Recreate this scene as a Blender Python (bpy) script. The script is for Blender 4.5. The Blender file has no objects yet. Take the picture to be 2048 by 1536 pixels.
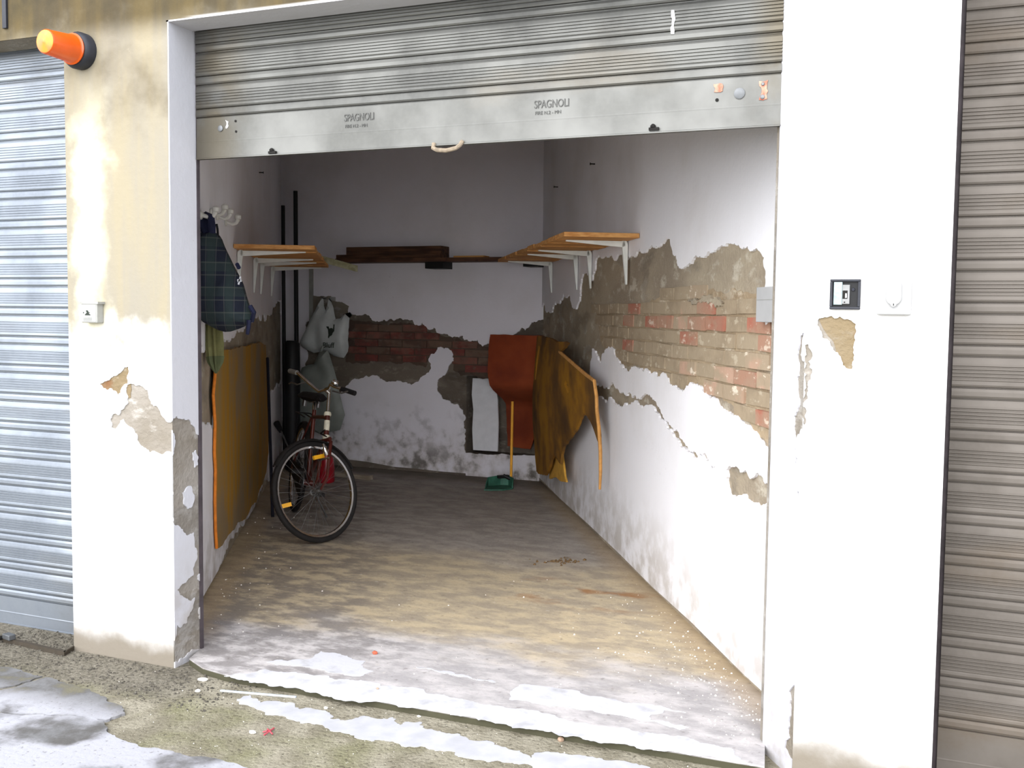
import bpy, math, random
from mathutils import Vector, Matrix
from mathutils.geometry import delaunay_2d_cdt
PI = math.pi
random.seed(7)
C = bpy.context.scene.collection
S = bpy.context.scene

# ------------------------------------------------------------------ camera, world, light, exposure
CX, CY, CZ = 1.54015, -3.47565, 1.5
YAW, PIT, ROL, FPX = -0.3958, 0.06707, -0.01147, 2077.0
fw = Vector((math.sin(YAW)*math.cos(PIT), math.cos(YAW)*math.cos(PIT), -math.sin(PIT)))
rt0 = Vector((math.cos(YAW), -math.sin(YAW), 0)); dn0 = fw.cross(rt0)
rt = math.cos(ROL)*rt0 + math.sin(ROL)*dn0
dn = -math.sin(ROL)*rt0 + math.cos(ROL)*dn0
EYE = Vector((CX, CY, CZ))
cam = bpy.data.cameras.new('camera'); camo = bpy.data.objects.new('camera', cam); C.objects.link(camo)
m = Matrix((rt, -dn, -fw)).transposed().to_4x4(); m.translation = EYE
camo.matrix_world = m
cam.sensor_width = 36; cam.lens = 36*FPX/2048; cam.clip_start = .05; cam.clip_end = 200
S.camera = camo

W = bpy.data.worlds.new('overcast_sky'); S.world = W; W.use_nodes = True
wn = W.node_tree; wn.nodes.clear()
wo = wn.nodes.new('ShaderNodeOutputWorld'); wb = wn.nodes.new('ShaderNodeBackground')
wt = wn.nodes.new('ShaderNodeTexCoord'); ws = wn.nodes.new('ShaderNodeSeparateXYZ'); wr = wn.nodes.new('ShaderNodeValToRGB')
wn.links.new(wt.outputs['Generated'], ws.inputs[0]); wn.links.new(ws.outputs['Z'], wr.inputs[0])
wr.color_ramp.elements[0].color = (.74, .81, .93, 1); wr.color_ramp.elements[1].color = (.90, .93, 1, 1)
wn.links.new(wr.outputs[0], wb.inputs[0]); wb.inputs[1].default_value = 1.0
wn.links.new(wb.outputs[0], wo.inputs[0])
sun = bpy.data.lights.new('hazy_sun', 'SUN'); sun.energy = 2.9; sun.angle = math.radians(95); sun.color = (1, .98, .95)
suno = bpy.data.objects.new('hazy_sun', sun); C.objects.link(suno)
suno.rotation_euler = Vector((.10, .95, -.26)).to_track_quat('-Z', 'Y').to_euler()
S.view_settings.view_transform = 'Standard'; S.view_settings.look = 'None'
S.view_settings.exposure = 1.32; S.view_settings.gamma = 1; S.view_settings.use_curve_mapping = False

# ------------------------------------------------------------------ picture ray helpers -> world points on real planes
TH = 0.53617; T = math.tan(TH); CT, ST = math.cos(TH), math.sin(TH)
XL, XR, YB, D = -1.49212, 1.28403, 5.1942, 0.17244      # left/right wall offsets, back wall, shutter plane
def ray(u, v): return (rt*(u-1024) + dn*(v-768))/FPX + fw
def onp(u, v, n, k):
    q = ray(u, v); n = Vector(n); return EYE + q*((k-n.dot(EYE))/n.dot(q))
def at_y(u, v, y=0.): return onp(u, v, (0, 1, 0), y)
def at_z(u, v, z=0.): return onp(u, v, (0, 0, 1), z)
def at_r(u, v, o=0.): return onp(u, v, (1, T, 0), XR-o/CT)
def at_l(u, v, o=0.): return onp(u, v, (1, T, 0), XL+o/CT)
NR = Vector((-CT, -ST, 0)); NL = Vector((CT, ST, 0)); ALONG = Vector((-ST, CT, 0))
def PR(y, z, o=0.): return Vector((XR-T*y, y, z)) + NR*o
def PL(y, z, o=0.): return Vector((XL-T*y, y, z)) + NL*o
def PBk(x, z, o=0.): return Vector((x, YB-o, z))
def PF(x, z, o=0.): return Vector((x, -o, z))
def PZ(z0): return lambda x, y, o=0.: Vector((x, y, z0+o))

# ------------------------------------------------------------------ mesh builder
class MB:
    def __init__(s): s.v = []; s.f = []; s.sm = False
    def add(s, vs, fs):
        b = len(s.v); s.v += [Vector(p) for p in vs]; s.f += [[i+b for i in f] for f in fs]; return s
    def hexa(s, p):      # 8 points: bottom ring 0-3, top ring 4-7
        return s.add(p, [(3,2,1,0),(4,5,6,7),(0,1,5,4),(1,2,6,5),(2,3,7,6),(3,0,4,7)])
    def box(s, a, b):
        x0,y0,z0 = a; x1,y1,z1 = b
        return s.hexa([(x0,y0,z0),(x1,y0,z0),(x1,y1,z0),(x0,y1,z0),(x0,y0,z1),(x1,y0,z1),(x1,y1,z1),(x0,y1,z1)])
    def obox(s, c, ax, ay, az):  # centre + half axes
        c = Vector(c); P = []
        for k in (-1,1):
            for (i,j) in ((-1,-1),(1,-1),(1,1),(-1,1)): P.append(c + i*Vector(ax) + j*Vector(ay) + k*Vector(az))
        return s.hexa(P)
    def prism(s, poly, z0, z1):
        n = len(poly); a = [(x,y,z0) for x,y in poly] + [(x,y,z1) for x,y in poly]
        return s.add(a, [tuple(range(n-1,-1,-1)), tuple(range(n,2*n))] + [(i,(i+1)%n,n+(i+1)%n,n+i) for i in range(n)])
    def tube(s, pts, r, n=8, closed=False, caps=True):
        pts = [Vector(p) for p in pts]; k = len(pts); R = r if isinstance(r,(list,tuple)) else [r]*k
        b = len(s.v); up = None
        for i,p in enumerate(pts):
            if closed: t = pts[(i+1)%k]-pts[i-1]
            else: t = pts[min(i+1,k-1)]-pts[max(i-1,0)]
            t.normalize()
            if up is None: up = t.orthogonal().normalized()
            up = (up - t*up.dot(t)).normalized(); w = t.cross(up)
            for j in range(n):
                a = 2*PI*j/n; s.v.append(p + (up*math.cos(a)+w*math.sin(a))*R[i])
        for i in range(k if closed else k-1):
            for j in range(n):
                i2 = (i+1)%k; s.f.append([b+i*n+j, b+i*n+(j+1)%n, b+i2*n+(j+1)%n, b+i2*n+j])
        if caps and not closed:
            s.f.append([b+j for j in range(n-1,-1,-1)]); s.f.append([b+(k-1)*n+j for j in range(n)])
        return s
    def lathe(s, prof, o, ax, n=20):   # prof: (radius, height) along axis
        o = Vector(o); ax = Vector(ax).normalized(); u = ax.orthogonal().normalized(); w = ax.cross(u); b = len(s.v)
        for (r,h) in prof:
            for j in range(n):
                a = 2*PI*j/n; s.v.append(o + ax*h + (u*math.cos(a)+w*math.sin(a))*r)
        for i in range(len(prof)-1):
            for j in range(n): s.f.append([b+i*n+j, b+i*n+(j+1)%n, b+(i+1)*n+(j+1)%n, b+(i+1)*n+j])
        s.f.append([b+j for j in range(n-1,-1,-1)]); k = len(prof)-1; s.f.append([b+k*n+j for j in range(n)])
        return s
    def extr(s, prof, p0, p1, mp):     # closed profile (a,b) swept from x=p0 to p1
        n = len(prof); vs = [mp(p0,a,b) for a,b in prof]+[mp(p1,a,b) for a,b in prof]
        return s.add(vs, [tuple(range(n-1,-1,-1)), tuple(range(n,2*n))] + [(i,(i+1)%n,n+(i+1)%n,n+i) for i in range(n)])
    def xform(s, M): s.v = [M @ v for v in s.v]; return s
    def link(s, name, mat, parent=None, smooth=False, **kw):
        off = parent_loc(parent)
        me = bpy.data.meshes.new(name)
        me.from_pydata([tuple(v-off) for v in s.v], [], s.f); me.update()
        import bmesh
        bm = bmesh.new(); bm.from_mesh(me); bmesh.ops.recalc_face_normals(bm, faces=bm.faces)
        bm.to_mesh(me); bm.free()
        if smooth:
            for p in me.polygons: p.use_smooth = True
            try: me.set_sharp_from_angle(angle=math.radians(40))
            except Exception: pass
        o = bpy.data.objects.new(name, me); C.objects.link(o)
        if mat: me.materials.append(mat)
        if parent is not None: o.parent = parent
        for k,v in kw.items(): o[k] = v
        return o
WLOC = {}
def parent_loc(p):
    if p is None: return Vector((0,0,0))
    l = Vector(p.location)
    while p.parent is not None: p = p.parent; l = l + Vector(p.location)
    return l
def thing(name, label, cat, loc=(0,0,0), group=None):
    o = bpy.data.objects.new(name, None); C.objects.link(o); o.location = loc; o.empty_display_size = .05
    o['label'] = label; o['category'] = cat
    if group: o['group'] = group
    return o
def tag(o, label, cat, group=None):
    o['label'] = label; o['category'] = cat
    if group: o['group'] = group
    return o
def bev(o, w=.003, seg=2):
    md = o.modifiers.new('bevel','BEVEL'); md.width = w; md.segments = seg; md.limit_method = 'ANGLE'; return o
def inpoly(x, y, P):
    r = False; j = len(P)-1
    for i in range(len(P)):
        if (P[i][1] > y) != (P[j][1] > y) and x < (P[j][0]-P[i][0])*(y-P[i][1])/(P[j][1]-P[i][1])+P[i][0]: r = not r
        j = i
    return r
def segd(p, a, b):
    dx,dy = b[0]-a[0], b[1]-a[1]; L = dx*dx+dy*dy
    t = 0 if L == 0 else max(0, min(1, ((p[0]-a[0])*dx+(p[1]-a[1])*dy)/L))
    return math.hypot(p[0]-a[0]-t*dx, p[1]-a[1]-t*dy)
def edged(p, P): return min(segd(p, P[i-1], P[i]) for i in range(len(P)))
def rag(P, step=.02, amp=.25, rng=random):
    out = []
    def sub(a, b):
        L = math.hypot(b[0]-a[0], b[1]-a[1])
        if L < step: out.append(a); return
        k = rng.uniform(-amp, amp)*min(L,.12)
        mdl = ((a[0]+b[0])/2-(b[1]-a[1])/L*k, (a[1]+b[1])/2+(b[0]-a[0])/L*k)
        sub(a, mdl); sub(mdl, b)
    for i in range(len(P)): sub(tuple(P[i]), tuple(P[(i+1)%len(P)]))
    return out
def tri(outer, holes, sp=None):
    vs, es = [], []
    def ring(P):
        b = len(vs); vs.extend(Vector((p[0],p[1])) for p in P)
        es.extend((b+i, b+(i+1)%len(P)) for i in range(len(P)))
    ring(outer)
    for h in holes: ring(h)
    if sp:
        xs = [p[0] for p in outer]; ys = [p[1] for p in outer]
        i = 0; y = min(ys)+sp/2
        while y < max(ys):
            x = min(xs)+sp/2*(1+i%2)
            while x < max(xs):
                if inpoly(x,y,outer) and not any(inpoly(x,y,h) for h in holes) and edged((x,y),outer) > sp*.4 and all(edged((x,y),h) > sp*.4 for h in holes):
                    vs.append(Vector((x,y)))
                x += sp
            y += sp*.87; i += 1
    r = delaunay_2d_cdt(vs, es, [], 0, 1e-5); V, F = r[0], r[2]; keep = []
    for f in F:
        cx = sum(V[i][0] for i in f)/3; cy = sum(V[i][1] for i in f)/3
        if inpoly(cx,cy,outer) and not any(inpoly(cx,cy,h) for h in holes): keep.append(list(f))
    return V, keep
def sheet(outer, holes, mp, th, sp=None):
    """solid sheet: 2D outline with holes, mapped by mp(a,b,offset), th thick (offset -th..0)"""
    V, F = tri(outer, holes, sp); n = len(V); M = MB()
    vs = [mp(p[0],p[1],0.) for p in V] + [mp(p[0],p[1],-th) for p in V]
    fs = [f for f in F] + [[i+n for i in reversed(f)] for f in F]
    cnt = {}
    for f in F:
        for i in range(3):
            a,b = f[i], f[(i+1)%3]; k = (min(a,b),max(a,b)); cnt.setdefault(k, []).append((a,b))
    for k,l in cnt.items():
        if len(l) == 1: a,b = l[0]; fs.append([b,a,a+n,b+n])
    M.add(vs, fs); return M
def pillow(outer, mp, th, sp, wr=0., seed=1):
    """inflated closed bag from a 2D outline; mp(a,b,h)"""
    from mathutils import noise
    V, F = tri(outer, [], sp); n = len(V)
    ds = [edged(p, outer) for p in V]; dm = max(ds) or 1
    def H(i):
        d = ds[i]/dm
        if d < 1e-4: return 0
        w = noise.noise(Vector((V[i][0]*9+seed, V[i][1]*6, seed)))*wr
        return th*math.sqrt(min(1,1-(1-min(1,d*1.25))**2)) + w*min(1,d*3)
    h = [H(i) for i in range(n)]
    M = MB(); M.add([mp(p[0],p[1],h[i]) for i,p in enumerate(V)] + [mp(p[0],p[1],-h[i]) for i,p in enumerate(V)],
                    [f for f in F]+[[i+n for i in reversed(f)] for f in F])
    return M
def mapped(pts, fn, ij): return [(fn(*p)[ij[0]], fn(*p)[ij[1]]) for p in pts]
def uvR(P): return mapped(P, at_r, (1,2))
def uvL(P): return mapped(P, at_l, (1,2))
def uvB(P): return mapped(P, lambda u,v: at_y(u,v,YB), (0,2))
def uvF(P): return mapped(P, lambda u,v: at_y(u,v,0.), (0,2))
def uvG(P, z=0.): return mapped(P, lambda u,v: at_z(u,v,z), (0,1))

# ------------------------------------------------------------------ materials
def lin(c): return tuple(((x/255)/12.92 if x <= 10 else ((x/255+.055)/1.055)**2.4) for x in c[:3]) + (1,)
class G:
    def __init__(s, name):
        s.m = bpy.data.materials.new(name); s.m.use_nodes = True; s.t = s.m.node_tree; s.t.nodes.clear()
        s.o = s.n('OutputMaterial'); s.b = s.n('BsdfPrincipled'); s.l(s.b.outputs[0], s.o.inputs[0]); s._p = None
    def n(s, k): return s.t.nodes.new('ShaderNode'+k)
    def l(s, a, b): s.t.links.new(a, b)
    def put(s, v, sock):
        if isinstance(v, (int,float)): sock.default_value = v
        elif isinstance(v, tuple): sock.default_value = v
        else: s.l(v, sock)
    def pos(s, obj=False):
        if obj: return s.n('TexCoord').outputs['Object']
        if s._p is None: s._p = s.n('NewGeometry').outputs['Position']
        return s._p
    def sep(s, v=None):
        q = s.n('SeparateXYZ'); s.l(v or s.pos(), q.inputs[0]); return q.outputs
    def scl(s, v, sc):
        q = s.n('VectorMath'); q.operation = 'MULTIPLY'; s.l(v, q.inputs[0]); q.inputs[1].default_value = sc; return q.outputs[0]
    def noise(s, sc, det=4, v=None, rough=.55):
        q = s.n('TexNoise'); q.inputs['Scale'].default_value = sc; q.inputs['Detail'].default_value = det; q.inputs['Roughness'].default_value = rough
        s.l(v if v is not None else s.pos(), q.inputs['Vector']); return q.outputs['Fac']
    def vor(s, sc, v=None):
        q = s.n('TexVoronoi'); q.inputs['Scale'].default_value = sc; s.l(v if v is not None else s.pos(), q.inputs['Vector']); return q.outputs['Distance']
    def ma(s, op, a, b=0., c=None):
        q = s.n('Math'); q.operation = op; s.put(a, q.inputs[0]); s.put(b, q.inputs[1])
        if c is not None: s.put(c, q.inputs[2])
        return q.outputs[0]
    def ss(s, x, lo, hi, a=0., b=1.):
        q = s.n('MapRange'); q.interpolation_type = 'SMOOTHSTEP'; s.put(x, q.inputs[0])
        q.inputs[1].default_value = lo; q.inputs[2].default_value = hi; q.inputs[3].default_value = a; q.inputs[4].default_value = b; return q.outputs[0]
    def mix(s, f, a, b):
        q = s.n('Mix'); q.data_type = 'RGBA'; s.put(f, q.inputs[0]); s.put(a, q.inputs[6]); s.put(b, q.inputs[7]); return q.outputs[2]
    def fin(s, col, rough=.8, metal=0., bump=None, bs=.3, bd=.01, spec=.3, **kw):
        s.put(col, s.b.inputs['Base Color']); s.put(rough, s.b.inputs['Roughness']); s.put(metal, s.b.inputs['Metallic'])
        s.b.inputs['Specular IOR Level'].default_value = spec
        for k,v in kw.items(): s.b.inputs[k].default_value = v
        if bump is not None:
            q = s.n('Bump'); q.inputs['Strength'].default_value = bs; q.inputs['Distance'].default_value = bd
            s.put(bump, q.inputs['Height']); s.l(q.outputs[0], s.b.inputs['Normal'])
        return s.m
def simple(name, c, rough=.6, metal=0., var=.18, sc=14, bs=.15, spec=.35, obj=True, c2=None, **kw):
    g = G(name); v = g.pos(obj); n = g.noise(sc, 4, v); c = lin(c)
    d = lin(c2) if c2 else tuple(x*(1-var*2) for x in c[:3])+(1,)
    return g.fin(g.mix(g.ss(n,.3,.7), d, c), rough, metal, n, bs, .004, spec, **kw)

def plaster(name, white=(232,231,235), dirt=(186,178,168), mold=0., dust=0., edge=.5):
    g = G(name); p = g.pos(); n1 = g.noise(1.3,5); n2 = g.noise(7,6); n3 = g.noise(38,4)
    z = g.sep()[2]
    c = g.mix(g.ss(n1,.42,.75,0,.3), lin(white), lin(dirt))
    low = g.ma('MULTIPLY', g.ss(z,.02,.55,1,0), g.ss(n2,.35,.62))
    c = g.mix(g.ma('MULTIPLY', low, .55), c, lin((150,138,120)))
    if mold:
        mk = g.ma('MULTIPLY', g.ss(n2,.5,.66), g.ma('MULTIPLY', g.ss(z,.75,.25), g.ss(n1,.3,.6)))
        c = g.mix(g.ma('MULTIPLY', mk, mold), c, lin((62,56,46)))
    sp = g.ss(g.noise(23,5,rough=.7),.70,.76)
    c = g.mix(g.ma('MULTIPLY', sp, .5), c, lin((120,110,98)))
    b = g.ma('ADD', g.ma('MULTIPLY', n2, .7), g.ma('MULTIPLY', n3, .3))
    return g.fin(c, .9, 0, b, .35, .012, .2)

M = {}
M['plaster'] = plaster('old_white_plaster')
M['plaster_back'] = plaster('old_white_plaster_mouldy', (228,225,232), mold=.8)
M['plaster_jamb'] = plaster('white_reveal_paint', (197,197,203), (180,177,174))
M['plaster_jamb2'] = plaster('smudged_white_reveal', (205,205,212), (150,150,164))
def facade_mat():
    g = G('stained_shaded_facade_paint'); x,y,z = g.sep(); n1 = g.noise(1.6,5); n2 = g.noise(6,6); n3 = g.noise(40,4)
    vs = g.noise(2.2,5,g.scl(g.pos(),(4.5,1,.55)))
    white = g.mix(g.ss(n1,.45,.75,0,.25), lin((216,215,214)), lin((200,196,190)))
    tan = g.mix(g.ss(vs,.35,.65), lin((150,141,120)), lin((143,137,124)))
    och_shade = g.mix(g.ss(n1,.4,.65), tan, lin((80,68,46)))
    # ochre high up; the dark lintel tones carry an overhang's shade in the colour
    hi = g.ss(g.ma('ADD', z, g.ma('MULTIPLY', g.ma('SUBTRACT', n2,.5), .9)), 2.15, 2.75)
    och_shade = g.mix(g.ss(z,2.60,2.74), och_shade, g.mix(g.ss(vs,.35,.65), lin((92,80,54)), lin((76,68,52))))
    up = g.mix(hi, tan, och_shade)
    olive = g.ma('MULTIPLY', g.ss(n2,.45,.62), g.ss(z,2.68,2.9))  # olive stains on the lintel, deepened with the same painted shade
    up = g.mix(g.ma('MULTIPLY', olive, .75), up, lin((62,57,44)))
    dx = g.ma('ADD', x, g.ma('MULTIPLY', g.ma('SUBTRACT', n2,.5), .30))
    st = g.ma('MULTIPLY', g.ss(dx,-2.02,-1.94), g.ma('MULTIPLY', g.ss(dx,-1.76,-1.88), g.ss(z,2.55,2.1)))
    up = g.mix(g.ma('MULTIPLY', st, .8), up, lin((206,200,176)))
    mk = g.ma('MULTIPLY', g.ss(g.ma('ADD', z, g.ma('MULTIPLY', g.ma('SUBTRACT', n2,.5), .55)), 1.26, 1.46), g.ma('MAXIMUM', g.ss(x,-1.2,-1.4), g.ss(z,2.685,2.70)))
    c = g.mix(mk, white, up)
    low = g.ma('MULTIPLY', g.ss(g.ma('ADD', z, g.ma('MULTIPLY', g.ma('SUBTRACT', n2,.5), .16)),.02,.17,1,0), .9)
    c = g.mix(low, c, lin((112,102,86)))
    sp = g.ss(g.noise(16,5,rough=.7),.68,.73)
    c = g.mix(g.ma('MULTIPLY', sp, .35), c, lin((165,155,140)))
    return g.fin(c, .9, 0, g.ma('ADD', g.ma('MULTIPLY', n2,.6), g.ma('MULTIPLY', n3,.4)), .4, .012, .2)
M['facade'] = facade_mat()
def render_mat(name, a, b, c3, red=None, sc=1.0):
    g = G(name); v = g.scl(g.pos(),(.5,.5,1)); n1 = g.noise(2.6*sc,6,v); n2 = g.noise(10*sc,6,v,.65); n3 = g.noise(45*sc,4)
    c = g.mix(g.ss(n1,.36,.64), lin(a), lin(b)); c = g.mix(g.ss(n2,.52,.66,0,.8), c, lin(c3)); c = g.mix(g.ss(g.noise(5*sc,5,v),.54,.64,0,.6), c, tuple(x*.62 for x in lin(a)[:3])+(1,))
    if red: c = g.mix(g.ss(g.noise(5.3*sc,4),.58,.68,0,.7), c, lin(red))
    return g.fin(c, .95, 0, g.ma('ADD', g.ma('MULTIPLY', n2,.6), g.ma('MULTIPLY', n3,.4)), .8, .02, .15)
M['render'] = render_mat('bare_lime_render', (142,130,114), (164,152,132), (192,184,168))
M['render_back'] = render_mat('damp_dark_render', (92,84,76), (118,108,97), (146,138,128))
M['render_grey'] = render_mat('grey_cement_render', (150,144,136), (126,118,106), (186,182,176))
M['render_ochre'] = render_mat('chipped_sandy_render', (126,110,84), (134,122,102), (156,148,134), (118,78,50))
M['mortar'] = render_mat('pale_crumbling_mortar', (168,150,124), (146,128,104), (206,194,174))
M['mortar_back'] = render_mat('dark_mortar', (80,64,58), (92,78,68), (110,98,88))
def brick_mat(name, a, b, dust, amt, smear=.85):
    g = G(name); n1 = g.noise(11,5); n2 = g.noise(34,5); r = g.n('ObjectInfo').outputs['Random']
    vp = g.scl(g.pos(),(.5,.5,1)); n0 = g.noise(7,5,vp); n4 = g.noise(20,6,vp,.65)
    c = g.mix(g.ss(n1,.35,.65), lin(a), lin(b)); c = g.mix(g.ma('MULTIPLY', r, .35), c, lin(b))
    c = g.mix(g.ss(g.ma('ADD', n0, g.ma('MULTIPLY', r, .12)),.50,.60,0,smear), c, lin((158,143,121)))
    c = g.mix(g.ss(n4,.56,.64,0,amt), c, lin(dust))
    return g.fin(c, .95, 0, g.ma('ADD', n1, n2), .5, .008, .15)
M['brick_red'] = brick_mat('red_brick', (166,102,84), (158,116,98), (206,190,172), .8, .45)
M['brick_tan'] = brick_mat('mortar_smeared_brick', (160,144,121), (146,131,110), (182,169,148), .8)
M['brick_pale'] = brick_mat('pale_pink_brick', (180,148,128), (170,144,122), (218,206,188), .9)
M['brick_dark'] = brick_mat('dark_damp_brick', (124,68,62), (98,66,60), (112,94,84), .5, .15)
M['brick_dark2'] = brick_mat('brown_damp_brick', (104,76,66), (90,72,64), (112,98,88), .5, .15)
def floor_mat():
    g = G('stained_concrete_floor'); x,y,z = g.sep(); v = g.scl(g.pos(),(1,1.7,1))
    n1 = g.noise(1.5,6,v); n2 = g.noise(5,7,v,.65); n3 = g.noise(30,5); n0 = g.noise(.8,3,v)
    q = g.ma('ADD', x, g.ma('MULTIPLY', y, T))          # 0 at left wall -1.49, right 1.28
    yy = g.ma('ADD', y, g.ma('MULTIPLY', g.ma('SUBTRACT', n1,.5), 1.3))
    c = g.mix(g.ss(n2,.35,.65), lin((168,160,152)), lin((142,135,128)))
    grey = g.mix(g.ss(n2,.35,.62), lin((190,185,184)), lin((158,154,154)))
    ochre = g.mix(g.ss(n2,.36,.62), lin((186,170,142)), lin((156,144,126)))
    c = g.mix(g.ss(yy,2.7,1.9), c, ochre)
    c = g.mix(g.ss(yy,.95,.45), c, grey)
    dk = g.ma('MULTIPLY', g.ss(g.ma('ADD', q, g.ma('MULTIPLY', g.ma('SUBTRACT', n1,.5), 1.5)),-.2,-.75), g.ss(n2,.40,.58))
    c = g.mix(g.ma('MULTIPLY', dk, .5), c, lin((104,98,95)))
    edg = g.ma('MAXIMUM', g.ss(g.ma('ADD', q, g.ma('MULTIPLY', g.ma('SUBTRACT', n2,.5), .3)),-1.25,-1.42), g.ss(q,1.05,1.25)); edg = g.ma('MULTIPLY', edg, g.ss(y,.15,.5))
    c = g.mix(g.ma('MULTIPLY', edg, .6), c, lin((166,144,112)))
    rs = g.ma('MULTIPLY', g.ss(g.ma('ABSOLUTE', g.ma('SUBTRACT', y, 1.75)),.35,.05), g.ma('MULTIPLY', g.ss(n1,.52,.62), g.ss(q,.2,.5)))
    c = g.mix(rs, c, lin((150,108,70)))
    c = g.mix(g.ma('MULTIPLY', g.ss(n3,.62,.72), .35), c, lin((210,202,190)))
    c = g.mix(g.ma('MULTIPLY', g.ss(n3,.40,.30), .35), c, lin((80,72,66)))
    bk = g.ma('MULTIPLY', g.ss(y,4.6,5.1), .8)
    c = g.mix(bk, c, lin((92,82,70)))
    c = g.mix(g.ss(z,-.003,-.008), c, lin((70,68,52)))
    return g.fin(c, g.ss(n1,.3,.7,.65,.9), 0, g.ma('ADD', n2, g.ma('MULTIPLY', n3,.5)), .35, .012, .25)
M['floor'] = floor_mat()
def yard_mat():
    g = G('gritty_mossy_concrete'); x,y,z = g.sep(); n1 = g.noise(2.1,6); n2 = g.noise(8,6); n3 = g.noise(60,3); vo = g.vor(85)
    c = g.mix(g.ss(n2,.35,.65), lin((150,144,128)), lin((122,116,100)))
    moss = g.ma('MULTIPLY', g.ss(n1,.44,.60), g.ma('MULTIPLY', g.ss(x,.3,-.6), g.ss(y,-.18,-.32)))
    c = g.mix(g.ma('MULTIPLY', moss, .55), c, lin((122,122,86)))
    dkl = g.ma('MULTIPLY', g.ss(y,-.40,-.26), g.ss(x,-1.1,-1.4))
    c = g.mix(g.ma('MULTIPLY', dkl, .75), c, g.mix(g.ss(n3,.4,.6), lin((82,78,70)), lin((110,104,94))))
    c = g.mix(g.ss(vo,.16,.08,0,.75), c, lin((214,208,190)))
    c = g.mix(g.ss(n3,.42,.32,0,.7), c, lin((82,76,64)))
    return g.fin(c, .95, 0, g.ma('ADD', n3, g.ma('MULTIPLY', n2, .6)), .8, .012, .15)
M['yard'] = yard_mat()
def slab_mat():
    g = G('worn_pale_concrete'); n1 = g.noise(2.3,6); n2 = g.noise(7,7,rough=.65); n3 = g.noise(50,3); x,y,z = g.sep()
    c = g.mix(g.ss(n2,.36,.6), lin((116,116,117)), lin((92,90,88)))
    c = g.mix(g.ma('MULTIPLY', g.ss(n1,.42,.54), g.ss(y,-.40,-.62)), c, lin((168,168,174)))
    c = g.mix(g.ma('MULTIPLY', g.ss(n2,.50,.66), g.ss(y,-.62,-.40,0,.6)), c, lin((118,113,88)))
    c = g.mix(g.ss(n3,.38,.30,0,.5), c, lin((96,92,90)))
    return g.fin(c, .9, 0, g.ma('ADD', n2, g.ma('MULTIPLY', n3,.4)), .5, .01, .2)
M['slab'] = slab_mat()
def paint_mat():
    g = G('worn_white_floor_paint'); n = g.noise(9,6); n3 = g.noise(45,4)
    c = g.mix(g.ss(n,.50,.72,0,.6), lin((192,192,198)), lin((150,148,148)))
    return g.fin(c, .75, 0, n3, .2, .004, .3)
M['paint'] = paint_mat()
M['paint_dull'] = simple('worn_dull_floor_paint', (184,184,189), .8, 0, .08, 12, obj=False)
def metal_mat(name, base, dark, stain, rough=.42, met=.75, ends=False):
    g = G(name); n1 = g.noise(3,5,g.scl(g.pos(),(1,1,1))); n2 = g.noise(60,3); ns = g.noise(1.2,5,g.scl(g.pos(),(1,1,3)))
    c = g.mix(g.ss(n1,.35,.7), lin(base), lin(dark)); c = g.mix(g.ss(ns,.55,.72,0,.55), c, lin(stain))
    c = g.mix(g.ss(n2,.3,.7,0,.25), c, lin(base))
    if ends: xx = g.sep()[0]; c = g.mix(g.ma('MULTIPLY', g.ma('MAXIMUM', g.ss(xx,-1.14,-1.38), g.ss(xx,.86,.98)), g.ss(g.noise(3.5,4),.36,.58,0,.6)), c, lin((92,82,62)))
    return g.fin(c, g.ss(n1,.3,.7,rough,rough+.15), met, n2, .06, .003, .4)
M['galv'] = metal_mat('galvanised_steel', (106,106,103), (88,88,86), (104,98,88), ends=True)
M['galv_left'] = metal_mat('clean_galvanised_steel_sky_tint', (140,146,154), (122,128,136), (120,120,118))  # bluish sky reflection is put into this steel's colour
M['galv_right'] = metal_mat('dull_steel_dark_reflection', (104,98,92), (92,86,80), (98,86,72), .6, .35)  # reflection of darker, warmer surroundings is put into this steel's colour
M['galv_bar'] = metal_mat('flat_galvanised_sheet', (118,118,115), (104,104,101), (108,102,92), .5, ends=True)
def wood_mat(name, a, b, k):
    g = G(name); v = g.pos(True); n = g.noise(1.2,5,g.scl(v,k)); n2 = g.noise(5,3,v)
    c = g.mix(g.ss(n,.35,.65), lin(a), lin(b)); c = g.mix(g.ss(n2,.66,.72,0,.7), c, tuple(x*.35 for x in lin(b)[:3])+(1,))
    return g.fin(c, .7, 0, n, .2, .004, .3)
M['pine'] = wood_mat('raw_pine', (214,160,98), (184,124,66), (3,22,40))
M['oldwood'] = wood_mat('old_dark_wood', (92,62,44), (60,38,28), (3,30,30))
M['paleplank'] = wood_mat('pale_greenish_plank', (176,172,140), (150,148,116), (6,20,20))
M['batten'] = wood_mat('dusty_batten', (158,146,130), (130,118,102), (3,30,30))
M['bracket'] = simple('white_enamel', (226,230,226), .4, 0, .06)
M['black'] = simple('black_plastic', (17,17,20), .55)
M['rail'] = simple('dark_painted_rail', (78,70,74), .6, .1)
M['rail_r'] = simple('grey_painted_rail', (104,100,104), .6, .1)
M['rubber'] = simple('black_rubber', (30,27,26), .75)
M['chrome'] = simple('chrome', (214,214,214), .18, 1., .05)
M['steel'] = simple('dull_steel', (128,128,128), .4, .9, .1)
M['flap'] = simple('worn_chrome_flap', (136,150,152), .3, .8, .12, 60)
M['copper'] = simple('rust_red_paint', (92,38,30), .3, .2, .25, spec=.7)
M['cream'] = simple('cream_badge', (228,222,200), .5)
M['grip'] = simple('grey_rubber_grip', (140,138,132), .7)
M['amber'] = simple('amber_reflector', (255,186,40), .15, 0, .05, spec=.8)
M['lens'] = simple('orange_plastic_lens', (214,86,8), .25, 0, .08, spec=.6)
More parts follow.
